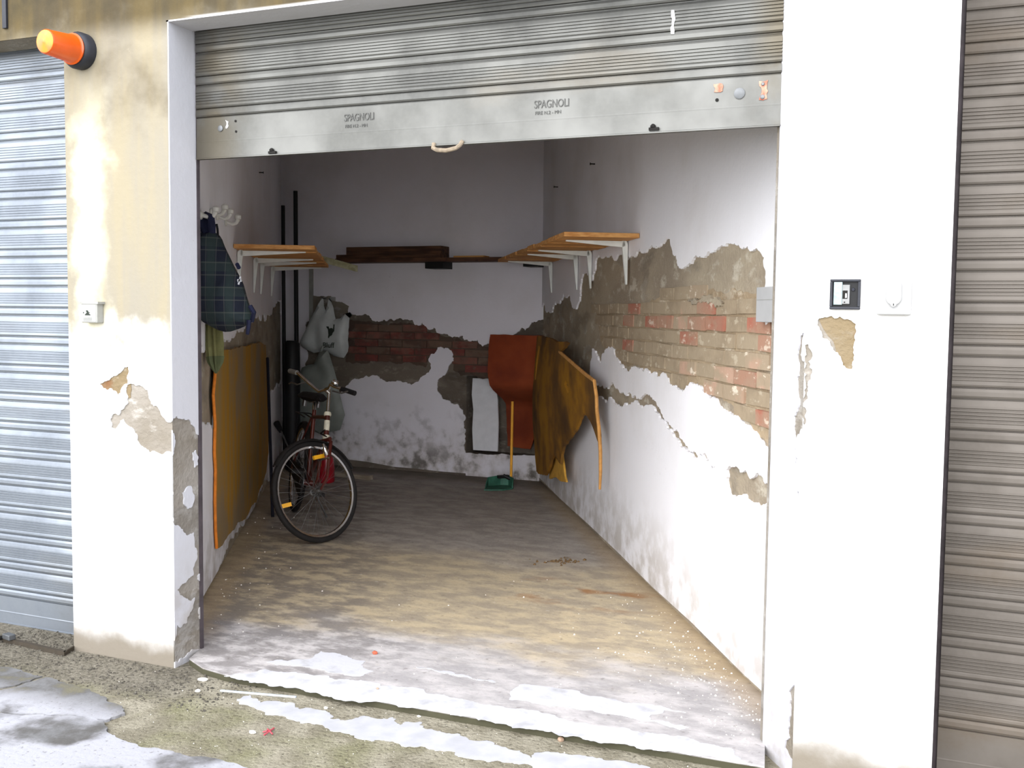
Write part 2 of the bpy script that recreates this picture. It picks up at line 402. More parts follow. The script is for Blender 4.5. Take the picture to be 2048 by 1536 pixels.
M['lens_end'] = simple('pale_orange_lens_cap', (224,128,76), .3, 0, .15, 30, c2=(230,150,46))
M['darkgrey'] = simple('dark_grey_plastic', (46,48,56), .5)
M['white_pl'] = simple('white_plastic', (168,168,168), .4, 0, .03)
M['grey_pl'] = simple('weathered_grey_plastic', (158,158,153), .6, 0, .1)
M['label'] = simple('white_paper_label', (206,206,203), .7, 0, .03)
M['ink'] = simple('dark_ink', (44,52,44), .7)
M['ink_grey'] = simple('grey_ink', (92,98,90), .7)
M['rope'] = simple('pale_rope', (150,136,118), .9, 0, .2, 60)
M['rust'] = simple('red_rust', (170,92,72), .85, 0, .2, 40, c2=(190,150,130))
M['bolt'] = simple('dull_zinc', (120,122,124), .5, .7)
M['hole'] = simple('dark_recess', (30,28,26), .9)
M['drip'] = simple('white_paint_drip', (250,250,250), .5, 0, .02)
M['emboss'] = simple('embossed_steel', (92,92,90), .6, .6, .05)
M['hook'] = simple('pale_hook_plastic', (214,212,204), .35, 0, .05)
M['strap'] = simple('navy_strap', (28,32,62), .8)
M['emblem'] = simple('white_embroidery', (236,238,244), .8)
M['carrier'] = simple('thin_white_polythene', (190,195,194), .45, 0, .1, 6, spec=.5)
M['carrier2'] = simple('greyish_polythene', (128,134,128), .5, 0, .12, 6, spec=.5)
M['red_can'] = simple('red_enamel', (176,28,44), .3, 0, .2, spec=.5)
M['yellow_lab'] = simple('yellow_label', (214,170,60), .6)
M['green_pan'] = simple('green_plastic', (60,112,92), .5, 0, .2)
M['yellow_stick'] = simple('yellow_wood_handle', (240,170,50), .5, 0, .08)
M['navy_pole'] = simple('dark_blue_pole', (20,22,36), .5)
M['board_white'] = simple('white_melamine', (226,226,230), .5, 0, .04)
M['umb'] = simple('olive_yellow_cloth', (124,122,78), .85, 0, .15)
M['umb2'] = simple('olive_green_cloth', (92,98,66), .85, 0, .1)
M['stone'] = simple('white_stone', (232,228,218), .8, 0, .1, 30)
M['stone_br'] = simple('brown_stone', (180,152,130), .8, 0, .1, 30)
M['chip_red'] = simple('red_brick_chip', (196,104,78), .9, 0, .1, 30)
M['scrap'] = simple('pink_red_scrap', (196,84,96), .6, 0, .1)
M['strip'] = simple('pale_blue_plastic', (206,222,244), .4, 0, .05)
M['leaf'] = simple('dry_brown_leaves', (112,88,58), .9, 0, .25, 50)
M['crumb'] = simple('plaster_crumb', (236,230,220), .9, 0, .1, 40)
M['grit'] = simple('grey_grit', (96,91,82), .95, 0, .25, 40)
M['rusty_bar'] = simple('rusty_angle_iron', (70,62,52), .8, .2, .3, 30, c2=(62,56,47))
def panel_mat(name, a, b, c3, sx=(9,9,.35)):
    g = G(name); n = g.noise(1.3,5,g.scl(g.pos(),sx)); n2 = g.noise(1.7,4); n3 = g.noise(70,3)
    c = g.mix(g.ss(n,.35,.65), lin(a), lin(b)); c = g.mix(g.ss(n2,.46,.66,0,.8), c, lin(c3))
    return g.fin(c, .9, 0, n3, .3, .004, .15)
M['panel_l'] = panel_mat('stained_ochre_foam', (166,120,38), (146,120,74), (130,116,94))
M['panel_edge'] = simple('cut_orange_foam_edge', (232,134,46), .9, 0, .1, 30)
M['panel_r'] = panel_mat('dirty_shaded_yellow_foam', (160,112,36), (112,80,42), (70,52,38), (2.5,2.5,2))  # darkest tone stands for dirt and for shadow put into the colour
M['panel_r_edge'] = simple('pale_foam_edge', (206,150,84), .9, 0, .12, 30)
M['panel_r2'] = simple('clean_yellow_foam', (214,162,66), .9, 0, .1, 20)
M['orange'] = panel_mat('rust_orange_foam', (150,72,42), (136,62,36), (112,50,34), (2,2,2))
def plaid_mat():
    g = G('navy_tartan_cloth'); v = g.pos(True); x,y,z = g.sep(v)
    def bands(a, sc, lo):
        f = g.ma('FRACT', g.ma('MULTIPLY', a, sc)); return g.ma('LESS_THAN', g.ma('ABSOLUTE', g.ma('SUBTRACT', f, .5)), lo)
    c = g.mix(g.noise(12,3,v), lin((24,26,42)), lin((36,42,52)))
    c = g.mix(g.ma('MULTIPLY', bands(g.ma('ADD', x, g.ma('MULTIPLY', y, .6)),9,.2), .5), c, lin((52,66,62)))
    c = g.mix(g.ma('MULTIPLY', bands(z,8,.2), .5), c, lin((50,62,60)))
    c = g.mix(g.ma('MULTIPLY', bands(g.ma('ADD', x, g.ma('MULTIPLY', y, .6)),18,.045), .35), c, lin((96,98,92)))
    c = g.mix(g.ma('MULTIPLY', bands(g.ma('ADD', z, .012),16,.045), .35), c, lin((96,98,92)))
    return g.fin(c, .85, 0, g.noise(9,4,v), .5, .02, .2)
M['plaid'] = plaid_mat()

# ------------------------------------------------------------------ setting: ground, floor, walls
def structure(mb, name, mat, **k):
    o = mb.link(name, mat, None, **k); o['kind'] = 'structure'; return o
YZ = -.03
g0 = MB(); g0.box((-14,-14,YZ-.2),(14,8,YZ)); ground = structure(g0, 'courtyard_ground', M['yard'])
def Lx(y): return XL-T*y
def Rx(y): return XR-T*y
fl = MB(); fp = [(-1.43,.05),(-1.30,-.02),(-1.15,-.048),(-.9,-.046),(-.2,-.038),(.6,-.030),(1.03,-.025),(1.0,.17),(1.2,.2),(Rx(.3)+.1,.3),(Rx(5.6)+.1,5.6),(Lx(5.6)-.1,5.6),(Lx(.2)-.1,.2),(-1.47,.17)]
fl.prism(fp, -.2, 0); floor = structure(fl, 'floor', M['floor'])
H = 3.06
# facade wall: two pillars, lintels
fc = MB()
fc.prism([(-2.029,0),(-1.465,0),(-1.476,.172),(-1.476,.20),(-2.029,.20)], -.15, 2.69)
fc.prism([(1.117,0),(1.545,0),(1.545,.20),(.978,.20),(.996,.172)], -.15, 2.69)
fc.prism([(-5.2,0),(-4.6,0),(-4.6,.20),(-5.2,.20)], -.15, 2.69)
fc.prism([(4.1,0),(4.7,0),(4.7,.20),(4.1,.20)], -.15, 2.69)
fc.box((-5.2,0,2.69),(4.7,.15,4.4))
wall_front = structure(fc, 'wall_front', M['render_grey'])
# left wall, right wall base (bare render under the plaster skin)
def slabwall(P, y0, y1, z0, z1, o0, o1):
    mb = MB(); mb.hexa([P(y0,z0,o1),P(y1,z0,o1),P(y1,z0,o0),P(y0,z0,o0),P(y0,z1,o1),P(y1,z1,o1),P(y1,z1,o0),P(y0,z1,o0)]); return mb
wall_right = structure(slabwall(PR,.19,5.7,-.1,H+.1,-.3,-.014), 'wall_right', M['render'])
wall_left = structure(slabwall(PL,.19,5.5,-.1,H+.1,-.3,-.012), 'wall_left', M['render'])
nx0, nx1, nz0, nz1, nd = at_y(932,760,YB).x, -1.85, at_y(945,908,YB).z, at_y(945,752,YB).z, .24
yb0, yb1 = YB+.012, YB+.45
wb_ = MB()
wb_.box((-5.2,yb0,-.1),(nx0,yb1,H+.1)); wb_.box((nx1,yb0,-.1),(-1.2,yb1,H+.1))
wb_.box((nx0,yb0,-.1),(nx1,yb1,nz0)); wb_.box((nx0,yb0,nz1),(nx1,yb1,H+.1)); wb_.box((nx0,yb0+nd,nz0),(nx1,yb1,nz1))
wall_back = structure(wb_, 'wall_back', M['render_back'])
cl = MB(); cl.prism([(-1.2,.15),(1.5,.15),(Rx(5.7)+.3,5.7),(Lx(5.7)-.3,5.7),(-2.1,.15)], H, H+.15)
structure(cl, 'ceiling', M['plaster'])
# plaster skins with ragged holes -------------------------------------------------
rs = random.Random(11)
holeR = [(1060,700),(1075,640),(1087,606),(1092,625),(1105,618),(1111,603),(1120,600),(1127,586),(1132,596),(1136,590),(1142,605),(1147,618),(1155,608),(1160,592),(1162,560),(1165,548),(1172,545),(1178,548),(1183,562),(1190,522),(1200,512),(1215,515),(1222,506),(1232,516),(1238,508),(1250,522),(1268,515),(1280,498),(1285,506),(1295,496),(1310,497),(1325,488),(1332,474),(1340,477),(1344,500),(1352,510),(1355,532),(1362,538),(1370,533),(1385,520),(1400,512),(1415,503),(1425,505),(1437,494),(1450,493),(1465,488),(1472,490),(1480,496),(1495,492),(1505,502),(1520,504),(1528,515),(1531,560),(1531,650),(1575,655),(1575,915),(1545,905),(1535,895),(1520,880),(1500,858),(1480,840),(1465,835),(1455,823),(1445,818),(1432,800),(1425,793),(1412,785),(1400,772),(1388,768),(1380,764),(1370,777),(1360,779),(1350,770),(1340,768),(1332,750),(1320,753),(1308,743),(1300,748),(1292,738),(1282,736),(1270,734),(1260,739),(1245,736),(1240,728),(1235,718),(1228,706),(1220,695),(1212,697),(1208,708),(1200,727),(1195,715),(1190,702),(1184,697),(1178,760)]
crackR = [(1170,765),(1185,764),(1200,772),(1215,778),(1228,771),(1232,778),(1240,786),(1252,792),(1258,785),(1270,790),(1285,791),(1300,792),(1308,800),(1315,812),(1325,830),(1340,850),(1350,862),(1362,878),(1375,893),(1395,912),(1430,932),(1426,935),(1390,915),(1370,897),(1355,880),(1345,868),(1335,858),(1322,840),(1308,817),(1295,812),(1280,810),(1262,805),(1250,806),(1240,812),(1235,810),(1225,800),(1215,802),(1200,795),(1190,790),(1170,797)]
patchR = [(1452,940),(1462,935),(1480,945),(1505,955),(1530,968),(1545,978),(1550,990),(1538,1002),(1525,1010),(1512,1005),(1495,1000),(1480,990),(1462,990),(1454,975)]
outR = [(.20,.03),(.8,.02),(1.4,.03),(2.0,.02),(2.6,.03),(3.4,.03),(4.4,.02),(YB+.06,.03),(YB+.06,H),(.20,H)]
sheet(outR, [rag(uvR(h), .014, .22, rs) for h in (holeR, crackR, patchR)], PR, .014).link('plaster_skin', M['plaster'], wall_right)
holeL = [(380,690),(404,690),(415,700),(440,690),(450,680),(480,665),(500,650),(510,636),(518,626),(522,642),(527,625),(533,640),(545,622),(552,606),(562,598),(566,760),(540,790),(430,830),(428,850),(412,852),(405,845),(380,850)]
baseL = [(400,1215),(440,1130),(470,1062),(490,1045),(510,1012),(535,955),(550,960),(550,1000),(460,1150),(400,1240)]
sheet([(.20,.02),(YB+.06,.02),(YB+.06,H),(.20,H)], [rag(uvL(h), .018, .22, rs) for h in (holeL, baseL)], PL, .012).link('plaster_skin', M['plaster'], wall_left)
holeB = [(615,642),(640,640),(697,631),(705,629),(715,631),(728,628),(740,635),(748,642),(760,643),(775,641),(790,640),(800,636),(812,639),(825,640),(830,650),(842,650),(845,645),(855,658),(868,655),(872,662),(890,668),(910,673),(925,671),(928,680),(940,683),(955,679),(962,689),(965,693),(975,687),(983,686),(1030,668),(1042,656),(1050,661),(1060,650),(1078,640),(1095,640),(1095,925),(945,912),(930,905),(931,835),(925,820),(915,808),(900,803),(885,798),(877,785),(874,770),(882,755),(893,745),(897,732),(907,722),(905,706),(888,698),(875,695),(862,708),(857,722),(862,735),(858,745),(845,752),(830,765),(815,768),(805,765),(790,763),(765,760),(755,752),(745,750),(720,757),(700,765),(688,778),(676,800),(650,792),(615,780)]
xbr = Rx(YB)+.02; xbl = Lx(YB)-.02
outB = [(xbl,.05),(-4.2,.05),(-3.9,.07),(-3.6,.06),(-3.3,.03),(-3.1,.03),(-2.8,.02),(-2.4,.02),(-2.1,.02),(xbr,.03),(xbr,H),(xbl,H)]
sheet(outB, [rag(uvB(holeB), .02, .22, rs)], PBk, .012).link('plaster_skin', M['plaster_back'], wall_back)
sheet(rag(uvB([(932,906),(1075,912),(1078,966),(1000,968),(935,960)]), .03, .1, rs), [], lambda x,z,o: PBk(x,z,o+.002), .014).link('plaster_patch', M['plaster_back'], wall_back)
# facade skins
holeF1 = [(200,768),(215,762),(232,752),(246,742),(258,733),(259,745),(258,768),(248,772),(243,785),(238,791),(234,783),(222,776),(215,780),(208,776)]
holeF2 = [(256,770),(270,768),(285,772),(297,780),(302,800),(309,812),(318,815),(326,832),(334,842),(346,842),(348,905),(300,905),(292,896),(280,888),(276,872),(268,858),(258,852),(248,838),(240,848),(232,858),(224,855),(222,838),(228,828),(240,830),(250,815)]
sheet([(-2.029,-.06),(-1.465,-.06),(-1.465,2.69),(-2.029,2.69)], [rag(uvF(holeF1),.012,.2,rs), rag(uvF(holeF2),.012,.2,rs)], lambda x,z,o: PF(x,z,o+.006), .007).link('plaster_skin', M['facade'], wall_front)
op = MB()
sheet(rag(uvF([(196,765),(262,730),(262,795),(235,800),(205,785)]),.03,.1,rs), [], lambda x,z,o: PF(x,z,o+.002), .003).link('chipped_render', M['render_ochre'], wall_front)
# reveal on the left pillar (faces +x): coordinates (y, z)
def PJ(y, z, o=0.): return Vector((-1.465-.064*y+o, y, z))
def at_j(u, v): return onp(u, v, (1,.064,0), -1.465)
uvJ = lambda P: mapped(P, at_j, (1,2))
holeJ = [(338,845),(352,832),(360,838),(372,840),(385,852),(392,868),(400,880),(402,1270),(398,1300),(340,1330),(346,1290),(352,1250),(372,1245),(378,1225),(388,1195),(368,1195),(358,1190),(352,1180),(370,1165),(385,1150),(392,1100),(386,1065),(366,1065),(348,1050),(345,985),(346,900)]
islJ = [[(364,985),(372,975),(382,974),(387,990),(384,1008),(374,1018),(366,1008)], [(384,905),(390,900),(394,930),(388,935)]]
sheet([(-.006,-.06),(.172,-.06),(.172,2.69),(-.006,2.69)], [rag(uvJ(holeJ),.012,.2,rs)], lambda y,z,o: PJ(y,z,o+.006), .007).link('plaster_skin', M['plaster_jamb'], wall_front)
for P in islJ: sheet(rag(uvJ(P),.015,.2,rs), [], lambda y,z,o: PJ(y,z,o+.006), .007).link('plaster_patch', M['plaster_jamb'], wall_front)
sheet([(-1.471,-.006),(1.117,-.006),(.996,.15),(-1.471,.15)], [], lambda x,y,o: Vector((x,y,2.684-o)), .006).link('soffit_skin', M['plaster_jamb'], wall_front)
# painted lintel face
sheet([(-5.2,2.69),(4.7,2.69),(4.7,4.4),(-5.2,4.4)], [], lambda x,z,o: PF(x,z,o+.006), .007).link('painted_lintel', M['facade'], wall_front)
# right pillar skins
holeF3 = [(1636,640),(1650,634),(1664,632),(1670,637),(1680,633),(1700,640),(1712,648),(1711,680),(1708,700),(1708,720),(1704,738),(1692,736),(1684,722),(1676,705),(1662,692),(1645,675),(1640,660)]
crk = [(1610,690),(1617,688),(1622,700),(1625,745),(1616,770),(1612,800),(1608,850),(1604,830),(1609,780),(1606,740)]
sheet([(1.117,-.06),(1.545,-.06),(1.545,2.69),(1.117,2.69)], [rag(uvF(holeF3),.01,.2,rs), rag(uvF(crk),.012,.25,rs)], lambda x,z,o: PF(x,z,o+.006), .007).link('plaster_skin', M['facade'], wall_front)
sheet(rag(uvF([(1634,630),(1716,632),(1714,740),(1690,742)]),.03,.1,rs), [], lambda x,z,o: PF(x,z,o+.001), .003).link('chipped_render', M['render_ochre'], wall_front)
jd = Vector((.996-1.117,.172,0)).normalized(); jn = Vector((-jd.y,jd.x,0)); jn = jn if jn.x < 0 else -jn
def PJr(s_, z, o=0.): return Vector((1.117,0,z)) + jd*s_ + jn*o
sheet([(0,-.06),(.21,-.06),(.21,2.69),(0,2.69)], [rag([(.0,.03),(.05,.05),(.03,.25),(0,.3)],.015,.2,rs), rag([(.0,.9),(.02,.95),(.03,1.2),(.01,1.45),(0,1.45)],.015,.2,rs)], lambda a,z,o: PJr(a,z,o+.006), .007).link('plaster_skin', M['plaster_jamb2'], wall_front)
# guide rails and inner edges
def rail(name, x0, x1, mat):
    mb = MB(); mb.box((x0,.174,-.02),(x1,.190,2.69)); return structure(mb, name, mat)
rail('trim_1', -1.480, -1.466, M['rail']); rail('trim_2', .990, 1.0, M['rail_r'])
for nm, x0, x1 in (('trim_3', 1.535, 1.60), ('trim_4', -2.09, -2.02)):
    mb = MB(); mb.box((x0,.182,-.10),(x1,.215,2.69)); structure(mb, nm, M['rail'])

# bricks in the bare patch of the right wall ---------------------------------------
def brick_mesh(name, L, hgt, dp, sd):
    r = random.Random(sd); mb = MB(); j = lambda a: a+r.uniform(-.004,.004)
    mb.hexa([(j(-L/2),0,j(-hgt/2)),(j(L/2),0,j(-hgt/2)),(j(L/2),dp,j(-hgt/2)),(j(-L/2),dp,j(-hgt/2)),(j(-L/2),r.uniform(-.002,.003),j(hgt/2)),(j(L/2),r.uniform(-.002,.003),j(hgt/2)),(j(L/2),dp,j(hgt/2)),(j(-L/2),dp,j(hgt/2))])
    return mb
def brick_set(L, hgt, dp, mats, seed):
    out = {}
    for k in mats:
        for n_ in range(3):
            tmp = brick_mesh('brick', L, hgt, dp, seed+n_).link('brick', M[k]); bpy.data.objects.remove(tmp)
    return out
def make_bricks(parent, L, hgt, dp, items, rot):
    cache = {}
    for i,(p, k, wf) in enumerate(items):
        key = (k, i % 3, round(wf,2))
        if key not in cache:
            mb = brick_mesh('brick', L*wf, hgt, dp, i*7+3); me = bpy.data.meshes.new('brick')
            me.from_pydata([tuple(v) for v in mb.v], [], mb.f); me.materials.append(M[k]); cache[key] = me
        o = bpy.data.objects.new('brick', cache[key]); C.objects.link(o); o.parent = parent; o.location = p; o.rotation_euler = (0,0,rot)
zoneR = uvR([(1185,605),(1250,618),(1320,592),(1345,582),(1450,585),(1500,588),(1531,580),(1531,650),(1580,650),(1580,905),(1530,890),(1500,858),(1430,797),(1390,765),(1340,762),(1300,745),(1240,730),(1200,690)])
redR = uvR([(1370,685),(1395,650),(1292,706),(1510,640),(1432,655),(1290,648),(1552,690),(1490,765),(1535,850),(1520,738),(1192,625),(1260,640),(1330,655)])
items = []; pz, py = .0735, .262*CT
for k in range(-9, 3):
    z = 1.468+pz*k; y = .30+(py/2 if k % 2 else 0)
    while y < 3.6:
        wf = 1.0; 
        if inpoly(y,z,zoneR):
            dmin = min(math.hypot((y-a)/1.0,(z-b)*2) for a,b in redR)
            rr = rs.random()
            kk = 'brick_red' if dmin < .06 else ('brick_tan' if rr < .55 else 'brick_pale' if rr < .9 else 'brick_red')
            if y > 1.7: kk = 'brick_red' if dmin < .06 else ('brick_tan' if rr < .85 else 'brick_red')
            pr = {'brick_red':-.001,'brick_tan':-.006,'brick_pale':-.003}[kk] + rs.uniform(-.003,.003)
            items.append((PR(y,z,pr), kk, wf))
        y += py
# face direction: local -y must point to NR
make_bricks(wall_right, .248, .062, .03, items, math.atan2(ALONG.y, ALONG.x)+PI)
mz = sheet(rag(zoneR,.03,.15,rs), [], lambda y,z,o: PR(y,z,o-.0125), .004); mz.link('mortar_bed', M['mortar'], wall_right)
lump = sheet(rag(uvR([(1375,601),(1390,596),(1405,594),(1425,598),(1440,600),(1446,606),(1440,612),(1410,604),(1385,610)]),.014,.2,rs), [], lambda y,z,o: PR(y,z,o+.004), .02)
lump.link('broken_render_edge', M['render'], wall_right)
# bricks in the bare strip of the back wall
zoneB = uvB([(693,640),(760,648),(825,648),(860,664),(930,684),(985,694),(1065,668),(1065,752),(920,752),(905,740),(905,706),(888,698),(875,695),(862,708),(850,735),(800,728),(740,722),(690,724)])
items = []; 
for k in range(0, 9):
    z = at_y(760,648,YB).z - .0365 - .0725*(k-1); x = -4.0+(.131 if k % 2 else 0)
    while x < -1.85:
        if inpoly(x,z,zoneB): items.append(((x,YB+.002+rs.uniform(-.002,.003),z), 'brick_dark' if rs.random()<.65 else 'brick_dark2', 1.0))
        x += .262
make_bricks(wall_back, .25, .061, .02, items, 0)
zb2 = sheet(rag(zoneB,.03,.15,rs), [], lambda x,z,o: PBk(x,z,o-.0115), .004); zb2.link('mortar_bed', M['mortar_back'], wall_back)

# ------------------------------------------------------------------ courtyard details (parts of the ground)
def flat(pts, z, th, mat, name, parent, step=.02, amp=.15, **k):
    return sheet(rag(uvG(pts, z), step, amp, rs), [], PZ(z), th).link(name, mat, parent, **k)
stA = [(448,1352),(470,1348),(505,1345),(530,1338),(600,1346),(640,1350),(700,1360),(740,1363),(850,1384),(1000,1412),(1100,1428),(1250,1455),(1400,1486),(1470,1503),(1516,1531),(1400,1512),(1250,1487),(1080,1460),(980,1442),(900,1429),(740,1403),(600,1377)]
stB = [(533,1324),(550,1320),(575,1322),(600,1318),(620,1318),(630,1309),(642,1302),(665,1305),(700,1315),(731,1322),(722,1330),(747,1342),(735,1346),(715,1352),(690,1350),(650,1340),(600,1332),(560,1329)]
stC = [(1022,1392),(1045,1368),(1062,1370),(1110,1376),(1160,1383),(1230,1398),(1300,1408),(1322,1411),(1372,1425),(1330,1420),(1305,1428),(1300,1440),(1345,1448),(1378,1454),(1360,1459),(1280,1441),(1200,1425),(1120,1411),(1070,1406),(1018,1399)]
stE = [(832,1334),(870,1340),(910,1348),(985,1360),(992,1364),(940,1356),(880,1345)]
for P in (stA, stB, stC, stE): flat(P, .0015, .0015, M['paint'], 'paint_strip', floor, .015, .2)
stD = [(474,1398),(500,1390),(520,1405),(555,1402),(590,1408),(600,1418),(640,1420),(665,1431),(660,1437),(690,1441),(722,1432),(760,1438),(786,1434),(800,1450),(840,1443),(880,1462),(920,1468),(960,1482),(1000,1492),(1040,1501),(1062,1516),(1068,1506),(1097,1503),(1144,1510),(1185,1513),(1223,1521),(1288,1531),(1330,1548),(1250,1565),(1180,1555),(1075,1537),(1000,1521),(880,1500),(760,1479),(660,1461),(600,1446),(545,1430),(500,1412)]
flat(stD, YZ+.002, .002, M['paint_dull'], 'paint_strip', ground, .015, .25)
slab1 = [(-60,1330),(0,1340),(70,1350),(95,1356),(180,1378),(245,1412),(250,1426),(238,1428),(212,1438),(200,1434),(150,1428),(60,1425),(-60,1412)]
slab1b = [(-60,1300),(0,1318),(40,1326),(90,1352),(40,1362),(-60,1380)]
slab2 = [(-60,1425),(60,1430),(150,1432),(205,1440),(212,1452),(222,1468),(245,1480),(290,1495),(350,1505),(420,1515),(480,1530),(520,1560),(560,1640),(-60,1640)]
flat([(-60,1326),(20,1334),(85,1352),(60,1362),(-60,1392)], YZ+.006, .02, M['slab'], 'concrete_slab', ground)
flat([(66,1362),(92,1354),(180,1378),(245,1412),(250,1426),(238,1430),(212,1440),(150,1430),(60,1426),(-60,1415),(-60,1394)], YZ+.010, .02, M['slab'], 'concrete_slab', ground)
flat(slab2, YZ+.014, .03, M['slab'], 'concrete_slab', ground)
def rubble(name, pts, mat, lo, hi, parent=None, sd=1):
    r = random.Random(sd); mb = MB()
    for (x,y,z) in pts:
        s_ = lo+(hi-lo)*r.random()**2.2; a = r.uniform(0,PI); 
        vs = [Vector((math.cos(a+i*PI/2.5)*s_*r.uniform(.6,1.2), math.sin(a+i*PI/2.5)*s_*r.uniform(.6,1.2), 0)) for i in range(5)]
        P = [Vector((x,y,z-.001))+v for v in vs]+[Vector((x,y,z+s_*r.uniform(.4,.9)))+v*.5 for v in vs]
        mb.add(P, [(4,3,2,1,0),(5,6,7,8,9)]+[(i,(i+1)%5,5+(i+1)%5,5+i) for i in range(5)])
    o = mb.link(name, mat, parent); o['kind'] = 'stuff'; return o
pts = []
for i in range(420):
    y = abs(rs.gauss(0,.8))+.05; x = Rx(y)-.03-abs(rs.gauss(0,.22)); 
    if x < .95 or y > .6: pts.append((x,y,0))
for i in range(120):
    y = rs.uniform(.3,3); pts.append((Lx(y)+.05+abs(rs.gauss(0,.25)), y, 0))
pts += [(rs.uniform(-1.2,.9), rs.uniform(.1,2.4), 0) for _ in range(60)]
cr = rubble('plaster_crumbs', pts, M['crumb'], .0012, .0065, None, 3); tag(cr, 'white plaster crumbs scattered on the garage floor along the walls', 'crumbs')
pts = [(rs.uniform(-1.6,1.0), rs.uniform(-1.0,-.06), YZ) for _ in range(420)]
cr2 = rubble('pale_grit', pts, M['crumb'], .001, .0035, None, 5); tag(cr2, 'pale specks of grit on the mossy courtyard concrete', 'grit')
pts = [(rs.uniform(-2.6,-1.0), rs.uniform(-.36,-.02), YZ) for _ in range(1100)]
pts += [(rs.uniform(-2.45,-2.03), rs.uniform(-.08,.16), YZ) for _ in range(400)]
cr3 = rubble('gravel', pts, M['grit'], .003, .009, None, 6); tag(cr3, 'dark gravel and grit along the foot of the left pillar', 'gravel')
pts = []
for i in range(46):
    p = at_z(rs.gauss(1120,22), rs.gauss(1124,3.5)); pts.append((p.x,p.y,0))
lf = rubble('leaf_litter', pts, M['leaf'], .006, .016, None, 8); tag(lf, 'small heap of dry brown leaf litter on the garage floor', 'leaves')
def stone(u, v, z, sx, sy, sz, mat, label, cat, name='stone', rot=0., group=None):
    p = at_z(u, v, z); r = random.Random(int(u)); mb = MB(); n = 9
    for k,(f,h) in enumerate(((.72,0),(1,.35),(.85,.75),(.4,1))):
        for i in range(n):
            a = 2*PI*i/n; j = r.uniform(.82,1.12); mb.v.append(Vector((math.cos(a)*sx*f*j, math.sin(a)*sy*f*j, h*sz*r.uniform(.9,1.05) if h else 0)))
    for k in range(3):
        for i in range(n): mb.f.append([k*n+i, k*n+(i+1)%n, (k+1)*n+(i+1)%n, (k+1)*n+i])
    mb.f.append(list(range(n-1,-1,-1))); mb.f.append([3*n+i for i in range(n)])
    mb.xform(Matrix.Rotation(rot,4,'Z')); mb.xform(Matrix.Translation(p))
    o = mb.link(name, mat, None, smooth=True); return tag(o, label, cat, group)
SG = 'loose stones in front of the garage'
stone(406,1362,YZ,.024,.012,.014,M['stone'],'largest flat white stone near the foot of the left pillar','stone',rot=.3,group=SG)
stone(396,1384,YZ,.013,.011,.012,M['stone'],'white angular pebble just left of the pale blue plastic strip','stone',group=SG)
stone(562,1377,YZ,.008,.009,.010,M['stone'],'small white pebble above the middle of the pale blue strip','stone',group=SG)
stone(505,1467,YZ,.015,.010,.012,M['stone'],'rounded white pebble beside the pink scrap on mossy concrete','stone',group=SG)
stone(652,1418,YZ,.009,.008,.010,M['stone'],'white pebble on upper edge of the lower white paint patch','stone',group=SG)
stone(838,1434,YZ,.010,.006,.007,M['stone'],'pale sliver of stone between the two white paint strips','stone',group=SG)
stone(1122,1482,YZ,.013,.012,.016,M['stone_br'],'round brown pebble below the white threshold strip','stone',group=SG)
stone(750,1308,0,.014,.012,.014,M['chip_red'],'red brick chip on the garage floor behind the white paint','brick chip','brick_chip')
stone(755,1378,0.002,.006,.005,.006,M['stone_br'],'tiny grey pebble lying on the white threshold paint','stone',group=SG)
mb = MB()
for (a,b) in (((528,1470),(548,1456)),((535,1458),(545,1468)),((526,1464),(540,1460))): mb.tube([at_z(*a,YZ+.004), at_z((a[0]+b[0])/2,(a[1]+b[1])/2,YZ+.008), at_z(*b,YZ+.004)], .003, 5)
tag(mb.link('scrap', M['scrap']), 'crumpled pink-red scrap beside a white pebble', 'scrap')
mb = MB(); p,q = at_z(441,1380,YZ+.004), at_z(592,1393,YZ+.004); d_ = (q-p).normalized(); s_ = Vector((-d_.y,d_.x,0))
mb.add([p-s_*.005+Vector((0,0,-.004)),q-s_*.005+Vector((0,0,-.004)),q+s_*.005+Vector((0,0,-.004)),p+s_*.005+Vector((0,0,-.004)),p-s_*.005,q-s_*.005,q+s_*.005,p+s_*.005], [(3,2,1,0),(4,5,6,7),(0,1,5,4),(1,2,6,5),(2,3,7,6),(3,0,4,7)])
tag(mb.link('plastic_strip', M['strip']), 'straight pale blue plastic strip lying before the threshold', 'strip')
# angle iron sill at left shutter
t = thing('door_sill', 'rusty angle-iron sill lying in the gravel under the left shutter', 'door sill', at_z(60,1285,YZ))
a,b,c_ = at_z(-40,1265,YZ+.02), at_z(128,1304,YZ+.02), at_z(150,1291,YZ+.02)
mb = MB(); bk = Vector((0,.018,0)); dz = Vector((0,0,-.006)); dv = Vector((0,0,-.022))
mb.hexa([a+dz,b+dz,b+bk+dz,a+bk+dz,a,b,b+bk,a+bk]); mb.hexa([a+dv,b+dv,b+dv+Vector((0,.006,0)),a+dv+Vector((0,.006,0)),a+dz,b+dz,b+dz+Vector((0,.006,0)),a+dz+Vector((0,.006,0))])
mb.hexa([b+dv,c_+dv,c_+dv+Vector((-.01,.006,0)),b+dv+Vector((-.01,.006,0)),b,c_,c_+Vector((-.01,.006,0)),b+Vector((-.01,.006,0))]); mb.link('angle_iron', M['rusty_bar'], t)
mb = MB(); q = at_z(18,1273,YZ+.032); mb.obox(q, (.028,-.006,.0),(.004,.016,0),(0,0,.012)); bev(mb.link('latch_block', M['bolt'], t), .003)
mb = MB(); mb.tube([at_z(-30,1283,YZ+.02), at_z(8,1274,YZ+.02)], .010, 8); mb.link('bolt_rod', M['hole'], t)

